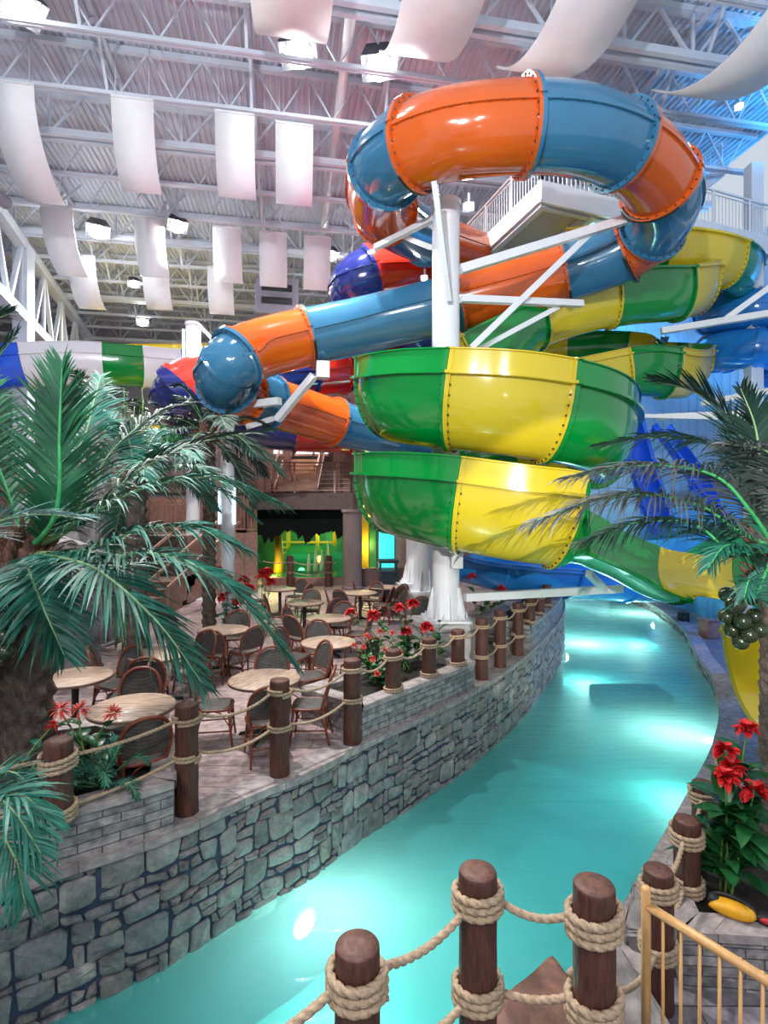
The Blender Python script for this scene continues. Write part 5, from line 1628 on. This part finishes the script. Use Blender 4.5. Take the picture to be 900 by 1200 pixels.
# ---- slide tower platform at upper right
PZ = 11.3
A = P(635, 216, 14.0); A.z = PZ
e1 = V((math.cos(math.radians(20)), math.sin(math.radians(20)), 0)); d1 = V((-.31, .95, 0)).normalized()
t = thing('slide_tower', (A.x, A.y, PZ), 'high white launch platform with pale railings behind the tube loop', 'platform')
def T(a, b, z=0): return A + e1 * a + d1 * b + V((0, 0, z))
mb = MB()
for (a0, a1, b0, b1) in ((0, 8.5, 0, 8.5),):
    q = [T(a0, b0, -.3), T(a1, b0, -.3), T(a1, b1, -.3), T(a0, b1, -.3)]
    mb.add(q + [x + V((0, 0, .3)) for x in q], [(3, 2, 1, 0), (4, 5, 6, 7), (0, 1, 5, 4), (1, 2, 6, 5), (2, 3, 7, 6), (3, 0, 4, 7)])
mb.build('platform_slab', 'greywall', t)
mb = MB(); mb.bar(T(-.1, -.04, -.22), T(8.6, -.04, -.22), .08, .56); mb.bar(T(-.04, -.1, -.2), T(-.04, 8.5, -.2), .08, .5); mb.build('fascia', 'whitepaint', t)
mb = MB()
for k in range(6): mb.bar(T(.1 + k * 1.6, .05, -.42), T(.1 + k * 1.6, 8.4, -.42), .18, .24)
for k in range(4): mb.bar(T(0, .2 + k * 2.6, -.40), T(8.5, .2 + k * 2.6, -.40), .14, .2)
mb.build('joists', 'bluewall', t)
def railing(t, a, b, h=1.1, step=.14, m='whitepaint', w=.022, name='railing', posts=1.5):
    a, b = V(a), V(b); L = (b - a).length
    mb = MB()
    mb.bar(a + V((0, 0, h)), b + V((0, 0, h)), .05); mb.bar(a + V((0, 0, .12)), b + V((0, 0, .12)), .035); mb.bar(a + V((0, 0, h - .12)), b + V((0, 0, h - .12)), .03)
    for k in range(int(L / step)):
        p = a.lerp(b, (k + .5) * step / L); mb.bar(p + V((0, 0, .12)), p + V((0, 0, h - .1)), w)
    for k in range(int(L / posts) + 1):
        p = a.lerp(b, min(1, k * posts / L)); mb.bar(p, p + V((0, 0, h)), .06)
    return mb.build(name, m, t)
railing(t, T(0.05, 0.05), T(8.5, 0.05)); railing(t, T(0.05, 0.05), T(0.05, 8.4))
# stair flights climbing behind the platform
for j, (a0, b0) in enumerate(((3.2, 3.0), (5.6, 2.0))):
    s0, s1 = T(a0, b0, 0.1), T(a0 + .9, b0 + .3, 0.1) 
    mb = MB(); p0, p1 = T(a0 + 3.2, b0, 3.4), T(a0, b0 + 4.0, .3)
    for off in (0, 1.2): mb.bar(p0 + d1 * off, p1 + d1 * off, .1, .35)
    for k in range(12):
        q = p0.lerp(p1, (k + .5) / 12); mb.bar(q, q + d1 * 1.2, .28, .04)
    mb.build('stair_flight', 'whitepaint', t)
    railing(t, p0 + V((0, 0, .1)), p1 + V((0, 0, .1)), 1.0, .16, name='stair_railing')
for (a, b) in ((.3, 8.0), (4.2, 8.0), (8.2, .4), (8.2, 8.0)):
    q = T(a, b); mb = MB(); mb.bar(V((q.x, q.y, -.9)), V((q.x, q.y, 13.8)), .38, .38, up=(0, 1, 0)); mb.build('tower_column', 'whitepaint', t)
mb = MB(); mb.box(T(1.6, 3.2, 1.2), (1.2, .3, 2.0), .35, bev=.03); mb.build('control_cabinet', 'vent', t)

# ---- back building: second floor, stairs, lobby
BY = 20.6; FZ = 3.3
def bx(px, d=BY): return (px - CX) * d / F
x0, x1 = bx(296), bx(414)
t = thing('mezzanine', (x0, BY, 0), 'brown timber mezzanine floor with railings above the green lobby', 'mezzanine')
mb = MB(); mb.box(((x0 + x1) / 2, BY + 1.6, FZ), (x1 - x0, 3.6, .62)); mb.build('floor_beam', 'brownwood', t)
railing(t, (x0 + .1, BY - .1, FZ + .3), (x1 - .1, BY - .1, FZ + .3), 1.15, .9, 'railbrown', .03)
mb = MB()
for k in range(5): mb.bar((x0 + .1, BY - .1, FZ + .5 + k * .17), (x1 - .1, BY - .1, FZ + .5 + k * .17), .018)
mb.build('railing_wire', 'railbrown', t)
for px in (308, 330, 392, 404):
    mb = MB(); mb.bar((bx(px), BY + 1.2, FZ + .3), (bx(px), BY + 1.2, FZ + 4.2), .28, .28, up=(0, 1, 0)); mb.build('timber_post', 'brown', t)
# column
c = V((bx(413), BY - .1, 0))
mb = MB(); mb.lathe(c, [(.40, 0), (.40, .1), (.36, .14), (.36, FZ - .45), (.42, FZ - .4), (.42, FZ - .3)], 28)
o = finish(mb.build('round_column', 'column')); tag(o, 'thick taupe round column at the right of the green lobby opening', 'column')
# timber stairs up from the mezzanine
t = thing('timber_stairs', (bx(350), BY + 1.5, FZ + .3), 'brown stairs with tan treads rising from the mezzanine under the tubes', 'stairs')
sx0, sx1 = bx(325, 21.8), bx(374, 21.8)
for k in range(8):
    mb = MB(); mb.box(((sx0 + sx1) / 2, BY + .8 + k * .28, FZ + .42 + k * .185), (sx1 - sx0, .3, .05)); mb.build('tread', 'tread', t)
    mb = MB(); mb.box(((sx0 + sx1) / 2, BY + .94 + k * .28, FZ + .50 + k * .185), (sx1 - sx0, .03, .15)); mb.build('riser', 'tread', t)
for x in (sx0, sx1):
    mb = MB(); mb.bar((x, BY + .6, FZ + .4), (x, BY + 3.0, FZ + 2.0), .08, .34); mb.build('stringer', 'brown', t)
    mb = MB(); mb.bar((x, BY + .5, FZ + 1.35), (x, BY + 3.0, FZ + 3.0), .07, .07); mb.build('handrail', 'railbrown', t)
    mb = MB()
    for k in range(9):
        q = V((x, BY + .5, FZ + .3)).lerp(V((x, BY + 3.0, FZ + 1.9)), k / 8); mb.bar(q, q + V((0, 0, 1.05)), .03)
    mb.build('balusters', 'railbrown', t)
# upper landing wall and bright window behind the stairs
wall('wall_upper', (bx(308, 24.4), 24.4), (bx(420, 24.4), 24.4), FZ + .3, 9.0, 'brownwood', label='brown boarded wall behind the timber stairs')
o = MB(); o.box((bx(352, 24.3), 24.28, FZ + 2.75), (2.5, .06, 1.2))
M['winglow'] = emit('bright window pane', (0.75, 0.82, 0.95), 1.1)
t = struct(o.build('window_1', 'winglow'), 'bright window at the head of the timber stairs', 'window')
mb = MB()
for x in (-1.28, -.3, .6, 1.28): mb.box((bx(352, 24.3) + x, 24.22, FZ + 2.75), (.09, .08, 1.3))
for z in (-.62, .62): mb.box((bx(352, 24.3), 24.22, FZ + 2.75 + z), (2.65, .08, .09))
mb.build('window_frame', 'brown', t)

M['jet'] = mat('foamy water jet', (0.6, 0.75, 0.45), 0.3)
# lobby: recess with green lit splash room
gx0, gx1 = bx(300), bx(408)
wall('wall_lobby', (bx(285, 27), 27.0), (bx(520, 27), 27.0), 0, FZ - .3, 'greenwall', label='green lit wall at the back of the lobby')
wall('wall_lobby_left', (bx(296), BY + .3), (bx(292, 27), 27.0), 0, FZ - .3, 'brown', label='side wall of the lobby')
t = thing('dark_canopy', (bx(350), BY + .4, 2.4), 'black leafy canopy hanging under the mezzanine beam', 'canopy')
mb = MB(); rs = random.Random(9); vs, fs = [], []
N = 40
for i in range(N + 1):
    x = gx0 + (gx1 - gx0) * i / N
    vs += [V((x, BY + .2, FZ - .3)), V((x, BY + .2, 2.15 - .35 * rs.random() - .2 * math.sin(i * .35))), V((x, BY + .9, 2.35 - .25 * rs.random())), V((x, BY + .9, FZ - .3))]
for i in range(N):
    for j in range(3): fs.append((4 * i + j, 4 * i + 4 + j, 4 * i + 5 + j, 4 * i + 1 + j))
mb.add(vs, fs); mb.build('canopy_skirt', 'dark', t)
# green pool and its kerb
mb = MB(); q = [V((gx0 + .2, 22.0, .30)), V((gx1 - .1, 22.0, .30)), V((gx1 - .3, 23.2, .42)), V((gx1 - .5, 25.0, 1.35)), V((gx0 + .5, 25.0, 1.35)), V((gx0 + .3, 23.2, .42))]
mb.add(q + [V((p.x, p.y, 0)) for p in q], [(0, 1, 2, 5), (5, 2, 3, 4), (7, 6, 11, 8), (8, 11, 10, 9), (6, 7, 1, 0), (7, 8, 2, 1), (8, 9, 3, 2), (9, 10, 4, 3), (10, 11, 5, 4), (11, 6, 0, 5)]); t = mb.build('indoor_pool', 'greenwater'); tag(t, 'green lit splash pool inside the lobby opening', 'pool')
mb = MB(); mb.box(((gx0 + gx1) / 2, 21.75, .15), (gx1 - gx0, .3, .3)); tag(mb.build('pool_kerb', 'brown'), 'low brown kerb in front of the green lobby pool', 'kerb')
for k, (px, lab) in enumerate(((340, 'dark rope post in front of the green pool, left one'), (385, 'dark rope post in front of the green pool, right one'))):
    t = thing('rope_post', (bx(px, 21.2), 21.2, 0), lab, 'post', 'dark posts in front of the lobby pool')
    mb = MB(); mb.lathe((bx(px, 21.2), 21.2, 0), [(.15, 0), (.145, .6), (.145, 1.18), (.1, 1.21)], 16); finish(mb.build('log', 'post', t))
    for z in (.95, .55): wrap_mb(V((bx(px, 21.2), 21.2, 0)), .146, z, .022, 2, 0, 14).build('rope_wrap', 'rope', t)
    POSTS['b%d' % k] = (bx(px, 21.2), 21.2, .146, [.95, .55], .02)
POSTS['bl'] = (gx0, 21.2, .1, [1.0, .6], .02); POSTS['br'] = (gx1 - .4, 21.2, .1, [1.0, .6], .02)
rope('bl', 0, 'b0', 0, .06, 'dark rope left of the lobby posts, upper'); rope('b0', 0, 'b1', 0, .1, 'upper rope between the two dark lobby posts')
rope('b0', 1, 'b1', 1, .1, 'lower rope between the two dark lobby posts'); rope('b1', 0, 'br', 0, .06, 'rope from the right lobby post to the taupe column')
b = G(738, 808, -2.02)
t = thing('drain_grate', b, 'dark rectangular grate under the water beyond the middle of the river', 'grate')
mb = MB()
for k in range(14): mb.box(b + V((-.85 + k * .13, 0, 0)), (.09, .9, .05))
mb.build('bars', 'dark', t)
mb = MB(); mb.box(b + V((0, 0, -.2)), (1.9, 1.0, .36), bev=.02); mb.build('frame', 'dark', t)
# lit palm in lobby
c = V((bx(326, 23), 23.0, 0))
t = thing('palm_tree', c, 'small palm lit green and yellow inside the lobby', 'palm tree')
mb = MB(); mb.tube([c, c + V((.05, 0, 1.0)), c + V((0, 0, 1.9))], [.26, .2, .16], 12); mb.build('trunk', 'yellowtone', t)  # yellow light on the trunk painted as its colour
auto_fronds(t, c + V((0, 0, 1.95)), 9, 1.0, .35, 'frondgreen', 'midribgreen', 75, elev=(1.3, .2), nl=16, width=.06)
# yellow framed play structure
t = thing('play_frame', (bx(355, 25), 25, 0), 'yellow timber play frame glowing behind the green pool', 'play frame')
mb = MB()
for px in (325, 338, 372, 392): mb.bar((bx(px, 25.5), 25.5, 0), (bx(px, 25.5), 25.5, 2.7), .16, .16, up=(0, 1, 0))
mb.build('frame_posts', 'yellowtone', t)
mb = MB()
for z in (1.0, 1.25, 1.5, 2.4): mb.bar((bx(322, 25.4), 25.4, z), (bx(394, 25.4), 25.4, z), .09)
mb.build('rails', 'yellowtone', t)
for jx, jh in ((362, .8), (370, 1.15), (377, .95), (384, 1.3)):
    mb = MB(); mb.lathe((bx(jx, 23.0), 23.0, .38), [(.10, 0), (.07, jh * .5), (.035, jh * .85), (.01, jh)], 10); mb.build('water_jet', 'jet', t)
# right part: coloured panels and rail beyond the column
for (px0, px1, colr, lab) in ((424, 432, 'yellowtone', 'yellow lit panel right of the taupe column'), (433, 441, 'greenwall', 'green lit panel between the yellow and turquoise ones'), (444, 462, 'cyanpanel', 'bright turquoise lit panel behind the litter bin')):
    if colr == 'cyanpanel' and 'cyanpanel' not in M: M['cyanpanel'] = emit('turquoise backlit panel', (0.02, 0.55, 0.6), 1.2)
    mb = MB(); mb.box(((bx(px0, 24) + bx(px1, 24)) / 2, 24, 1.7), (bx(px1, 24) - bx(px0, 24), .12, 2.6), bev=.02); tag(mb.build('wall_panel', colr), lab, 'panel')
mb = MB(); mb.box((bx(455, 21.5), 21.5, .35), (2.4, .3, .7), bev=.03); tag(mb.build('bench_wall', 'brownwood'), 'low brown boarded wall behind the litter bin', 'low wall')
mb = MB(); mb.box((bx(500, 24.6) + .9, 24.6, 3.2), (7, .3, 6.0)); struct(mb.build('wall_inner', 'brown'), 'dark brown inner wall behind the pillars', 'wall')
wall('wall_slide_house', (bx(408, 22.5), 22.4), (bx(640, 22.5), 22.6), FZ, 8.2, 'brown', label='brown wall behind the spiral slide')

# ---- brown stair block at left
wall('wall_brown', (bx(214, 18.5), 18.5), (bx(302, 19.6), 19.6), 0, 2.15, 'brownwood', label='brown boarded low wall behind the slim white column')
t = thing('deck_stairs', (bx(160, 17), 17, 0), 'wide brown steps and raised deck with copper railings behind the palms', 'stairs')
xa, xb = bx(20, 16), bx(205, 16)
for k in range(5):
    mb = MB(); mb.box(((xa + xb) / 2, 14.4 + k * .36 + 1.0, .09 + k * .18), (xb - xa, 2.4, .18)); mb.build('step', 'brownwood', t)
mb = MB(); mb.box(((xa + xb) / 2 - 2, 21.0, 1.1), (xb - xa + 4, 8, 2.1)); mb.build('raised_deck', 'brownwood', t)
railing(t, (bx(60, 16.9), 16.9, 2.1), (bx(212, 16.9), 16.9, 2.1), 1.15, .13, 'railbrown', .022)
for px in (62, 92, 128, 170, 200):
    a = V((bx(px, 14.6), 14.4, .9)); b = V((bx(px, 14.6) + 1.2, 17.0, 2.6))
    mb = MB(); mb.bar(a, b, .07); mb.bar(a - V((0, 0, .75)), a, .06); mb.build('stair_handrail', 'railbrown', t)
railing(t, (bx(60, 21), 21, FZ + .9), (bx(296, 21), 21, FZ + .9), 1.2, .14, 'railbrown', .025)
mb = MB(); mb.box((bx(180, 22.8), 22.8, FZ + .6), (10.5, 3.4, .5)); mb.build('upper_floor', 'brown', t)
railing(t, (bx(276, 19.8), 19.75, 2.15), (bx(300, 19.8), 19.8, 2.15), 1.6, .13, 'railbrown', .025)
wall('wall_deck_back', (bx(-80, 26), 26.0), (bx(300, 26), 26.0), 0, 3.6, 'brown', label='brown wall behind the raised deck')
# themed rock tower at left
rock([(-7.0, 11.6), (-6.0, 11.4), (-5.9, 12.6), (-7.1, 12.8)], 0, 5.4, 'rock_tower', 'greyrock', 'tall grey brown rock tower behind the big left palm', .35, 8)
rock([(-6.9, 9.6), (-5.6, 9.3), (-5.3, 10.2), (-6.8, 10.6)], 0, 2.4, 'rock_mound', 'greyrock', 'grey rock mound low behind the left palm fronds', .35, 9)

# ---- far right: painted blue splash wall, walkway items
M['bluepaint'] = mat('sky blue painted wall', (0.06, 0.36, 0.66), 0.4)
M['greenpaint'] = mat('emerald painted wall', (0.0, 0.30, 0.13), 0.3)
mb = MB(); vs, fs = [], []
pts = [P(640, 690, 30), P(720, 690, 27), P(800, 705, 21.5), P(860, 725, 17.8), P(960, 750, 16)]
cc = cr(pts, 8)
for p in cc:
    zt = 1.25
    vs += [V((p.x, p.y, -.9)), V((p.x, p.y, zt * .55)), V((p.x, p.y + .15, zt)), V((p.x + .1, p.y + .5, zt))]
for i in range(len(cc) - 1):
    for j in range(3): fs.append((4 * i + j, 4 * i + 4 + j, 4 * i + 5 + j, 4 * i + 1 + j))
mb.add(vs, fs, 0, True); tag(mb.build('splash_wall', 'bluepaint'), 'low sky blue curved splash wall along the far right bank', 'low wall')
mb = MB(); mb.bar(P(745, 655, 23.5), P(960, 640, 21), .5, 1.5); mb.bar(P(745, 615, 25), P(960, 600, 22.5), .3, 1.8); tag(mb.build('splash_wall', 'bluepaint'), 'blue painted basin wall behind the slide runout', 'low wall')
mb = MB()
q = [P(800, 650, 12.6), P(905, 590, 12.2), P(930, 640, 12.0), P(930, 690, 12.0), P(850, 690, 12.4)]
mb.add(q + [x + V((.1, .25, 0)) for x in q], [(0, 1, 2, 3, 4), (9, 8, 7, 6, 5)] + [(i, 5 + i, 5 + (i + 1) % 5, (i + 1) % 5) for i in range(5)]); tag(mb.build('slide_shield', 'greenpaint'), 'emerald sloping splash shield behind the yellow runout', 'shield')
b = G(831, 747, -.9)
t = thing('timber_box', b, 'square brown timber box on the right walkway near the blue wall', 'box')
mb = MB(); mb.box(b + V((0, 0, .26)), (.42, .4, .5), .2, bev=.02); mb.build('carcass', 'brown', t); mb = MB(); mb.box(b + V((0, 0, .53)), (.46, .44, .04), .2, bev=.01); mb.build('lid', 'brownwood', t)
b = G(801, 729, -.9)
t = thing('loudspeaker', b, 'small dark box speaker on the right walkway beside the river', 'speaker')
mb = MB(); mb.box(b + V((0, 0, .17)), (.28, .26, .32), .3, bev=.02); mb.build('enclosure', 'black', t); mb = MB(); mb.lathe(b + V((-.03, -.14, .18)), [(.09, 0), (.06, .01), (.02, .015)], 14, axis=(0, -1, 0)); mb.build('speaker_cone', 'bolt', t)
# ------------------------------------------------------------------ lamps
def aim(o, d): o.rotation_euler = V(d).to_track_quat('-Z', 'Y').to_euler()
def flood(c, d, power, label, size=.3, col=(1, .985, .97), spot=True, angle=2.4, housing=True, gl='glow', up=None, blend=.6, soft=.12):
    c = V(c); d = V(d).normalized()
    t = thing('flood_lamp', c, label, 'lamp', 'flood lamps under the roof')
    ax = V((0, 0, 1)) if abs(d.z) < .95 else V((0, 1, 0))
    n = d.cross(ax).normalized(); u = n.cross(d)
    s = size
    q = [c + n * a * s * .5 + u * b * s * .38 - d * .02 for a, b in ((-1, -1), (1, -1), (1, 1), (-1, 1))]
    bk = [c + n * a * s * .3 + u * b * s * .22 - d * s * .6 for a, b in ((-1, -1), (1, -1), (1, 1), (-1, 1))]
    mb = MB(); mb.add(q + bk, [(7, 6, 5, 4), (0, 4, 5, 1), (1, 5, 6, 2), (2, 6, 7, 3), (3, 7, 4, 0)]); mb.build('housing', 'housing', t)
    mb = MB(); mb.lathe(c, [(s * .36, -.02), (s * .36, .02 * s), (s * .27, .10 * s), (s * .14, .15 * s), (.004, .16 * s)], 18, axis=d); mb.build('lens', gl, t)
    q = c - d * s * .5; mb = MB(); mb.bar(q, V((q.x, q.y, up)) if up is not None else q + V((0, 0, s * 1.2)), .05); mb.build('bracket', 'roofsteel', t)
    if power:
        l = bpy.data.lights.new('flood_lamp_light', 'SPOT' if spot else 'POINT')
        l.energy = power; l.color = col; l.shadow_soft_size = soft
        if spot: l.spot_size = angle; l.spot_blend = blend
        o = bpy.data.objects.new('flood_lamp_light', l); COL.objects.link(o)
        o.location = c + d * (.22 * s + .05); aim(o, d)
    return t
flood(P(25, 10, 12.5), (.25, -.2, -.9), 2500, 'bright flood lamp at the top left corner of the hall', .95, up=CEIL)  # roof lamp lenses oversized: their glare is put into the shape
flood(P(350, 65, 13.9), (.1, -.2, -.95), 3800, 'brightest flood lamp left of the tube loop', .95, up=CEIL)
flood(P(445, 80, 14.2), (.1, -.2, -.95), 3000, 'bright flood lamp close left of the high tube loop', .95, up=CEIL)
flood(P(115, 272, 22), (.2, -.35, -.9), 2600, 'flood lamp between the second row sails', .9, up=CEIL)
flood(P(208, 266, 21), (.2, -.35, -.9), 2600, 'flood lamp with box housing between the second row sails, right', .75, up=CEIL)
flood(P(157, 333, 27), (.2, -.4, -.85), 2600, 'small far lamp near the back wall left', .6, up=CEIL)
flood(P(167, 378, 32), (.2, -.5, -.8), 2600, 'small far lamp low by the back wall', .7, up=CEIL)
flood(P(387, 300, 24), (.2, -.35, -.9), 2600, 'flood lamp left of the navy tube bend', .75, up=CEIL)
flood(P(497, 326, 15), (-.2, -.7, -.4), 0, 'small lamp on the pillar beside the red tube', .2)
flood(P(549, 242, 14.2), (-.2, -.8, -.4), 40, 'lamp right of the pillar top', .3)
flood(P(650, 199, 14.6), (-.1, -.8, -.4), 60, 'lamp on the launch platform railing', .3)
flood(P(685, 258, 15.2), (-.1, -.6, -.7), 150, 'blue white lamp under the launch platform', .3)
flood(P(620, 250, 15.5), (-.1, -.6, -.7), 0, 'small lamp under the stair landing', .18)
flood(P(866, 125, 16.5), (-.5, -.6, -.5), 0, 'small lamp under the roof at the right', .25)
flood((-3.6, 8.2, 14.0), (.03, -.05, -1), 4500, 'added roof fill lamp straight above the cafe deck, over the top picture edge', .8, up=CEIL, angle=1.15)  # added out of frame to brighten the cafe deck
flood((-2.6, 8.2, 14.0), (.06, 1, -.82), 6000, 'added roof fill lamp over the cafe aimed at the brown mezzanine', .8, up=CEIL, angle=.9)  # added out of frame to light the front of the back building
# unseen lamps behind the camera: spot inferred from frond shadows, others added fill
flood((1.0, -3.0, 3.7), (.185, 1, -.14), 3200, 'spot lamp on a stand behind the camera aimed at the spiral slide', .4, (1, .96, .9), True, .42, up=-.1, blend=.2, soft=.015)
flood((.6, -3.6, 7.2), (.02, 1, -.05), 250, 'added fill lamp on a stand behind the camera aimed at the high loop', .4, (1, .97, .93), True, 1.5, up=-.1)
flood((-4.0, -3.2, 8.0), (.02, 1, -.66), 1000, 'added fill lamp on a stand behind the camera over the cafe deck', .45, (1, .97, .97), up=-.1)
flood((1.1, -4.0, 8.0), (.3, 1, -.6), 700, 'added fill lamp on a stand behind the camera over the right bank', .45, (.9, .96, 1), up=-.1)
flood((-2.0, -3.0, 7.0), (-.25, 1, .9), 4200, 'added uplight on a stand behind the camera washing the roof', .45, (.84, .91, 1), True, 2.6, up=-.1)
# blue accent floods of the tower and the right wall
def accent(c, d, power, label, col=(.06, .42, 1), angle=2.2):
    return flood(c, d, power, label, .3, col, True, angle, True, 'glowblue')
accent((13.5, 15.0, 1.0), (.25, .75, .6), 1000, 'blue uplight at the foot of the right wall')
accent((10.5, 20.5, 9.4), (.0, .4, .5), 1300, 'blue flood under the launch platform')
accent((13.0, 13.0, 11.8), (.05, .2, .95), 2800, 'blue flood washing the roof over the right corner', (.02, .42, 1))
accent((15.5, 18.5, 9.0), (.1, .5, .5), 1600, 'blue flood high on the right wall')
accent((12.2, 14.0, 3.2), (-.55, .1, -.8), 900, 'blue flood over the right walkway', (.1, .3, 1))
accent((7.6, 21.8, 6.0), (.2, .2, .8), 700, 'blue flood on the slide tower wall')
accent((6.4, 15.6, 10.3), (-.05, .15, 1), 600, 'blue lamp under the left bay of the launch platform', (.06, .4, 1), 2.6)
# lobby glow
def lamp(c, power, col, r=.15, name='unseen_light'):
    l = bpy.data.lights.new(name, 'POINT'); l.energy = power; l.color = col; l.shadow_soft_size = r
    o = bpy.data.objects.new(name, l); COL.objects.link(o); o.location = c; return o
lamp((bx(350, 24), 24.0, 1.9), 32, (.15, 1, .3)); lamp((bx(385, 26), 26.0, 1.6), 26, (.2, 1, .35))
lamp((bx(322, 22.6), 22.3, .5), 25, (1, .75, .1)); lamp((bx(372, 24.8), 24.8, 2.2), 35, (1, .8, .1)); lamp((bx(430, 23.4), 23.4, 1.4), 50, (1, .85, .2)); lamp((bx(312, 25), 25, 1.5), 25, (.6, 1, .2))
lamp((bx(350, 19.4), 19.2, 6.2), 130, (1, .9, .85), .3); lamp((bx(352, 23), 23.0, 7.0), 120, (1, .95, .9), .3)  # added point lights brightening the mezzanine, without fittings
# underwater lamps set in the river walls
def pool_lamp(px, py, arc, side, label, power):
    z = WATER - .28
    # the wall point nearest to that sight line
    best = None
    for i in range(int(arc.L / .05)):
        p, t = arc.at(i * .05)
        u = CX + F * p.x / max(.5, p.y); d = abs(u - px) if p.y > 2 else 1e9
        if best is None or d < best[0]: best = (d, p, t)
    p, t = best[1], best[2]; n = V((t.y, -t.x, 0)) * side
    z = EZ - (py - CY) * p.y / F
    z = min(WATER - .12, max(-2.1, z))
    c = V((p.x, p.y, z)) + n * .08
    th = thing('pool_lamp', c, label, 'pool lamp', 'round underwater lamps in the river walls')
    mb = MB(); mb.lathe(c - n * .06, [(.16, 0), (.16, .05), (.12, .07)], 20, axis=n); finish(mb.build('bezel', 'whitepaint', th))
    mb = MB(); mb.lathe(c - n * .03, [(.12, 0), (.11, .06), (.07, .09), (.01, .10)], 20, axis=n); mb.build('lens', 'poolglow', th)
    lamp(V((c.x, c.y, -1.95)) + n * .6, power, (1, .96, .84), .4, 'pool_lamp_light')
    return c
pool_lamp(350, 1078, ARC_L, 1, 'underwater lamp glowing near the bottom left of the river', 85)
pool_lamp(618, 858, ARC_L, 1, 'underwater lamp at the middle of the curved stone wall', 150)
pool_lamp(664, 770, ARC_L, 1, 'underwater lamp at the far bend of the stone wall', 230)
pool_lamp(845, 833, ARC_R, -1, 'underwater lamp in the right bank beside the yellow runout', 150)
pool_lamp(768, 733, ARC_R, -1, 'underwater lamp at the far end of the right bank', 230)
# ------------------------------------------------------------------ world and camera
w = bpy.data.worlds.new('hall air'); SC.world = w; w.use_nodes = True
bg = w.node_tree.nodes['Background']; bg.inputs[0].default_value = (.80, .88, 1.0, 1); bg.inputs[1].default_value = .62
cam = bpy.data.cameras.new('camera'); co = bpy.data.objects.new('camera', cam); COL.objects.link(co)
co.location = (0, 0, EZ); co.rotation_euler = (PI / 2, 0, 0)
cam.sensor_fit = 'VERTICAL'; cam.sensor_height = 36; cam.lens = F * 36 / 1200; cam.clip_start = .05; cam.clip_end = 200
SC.camera = co
vs_ = SC.view_settings
vs_.view_transform = 'Standard'; vs_.look = 'None'; vs_.gamma = 1; vs_.use_curve_mapping = False; vs_.exposure = 0.3
cy = SC.cycles
cy.use_denoising = True
cy.max_bounces = 8; cy.diffuse_bounces = 3; cy.glossy_bounces = 3; cy.transparent_max_bounces = 8
cy.sample_clamp_indirect = 6; cy.caustics_reflective = False; cy.caustics_refractive = False
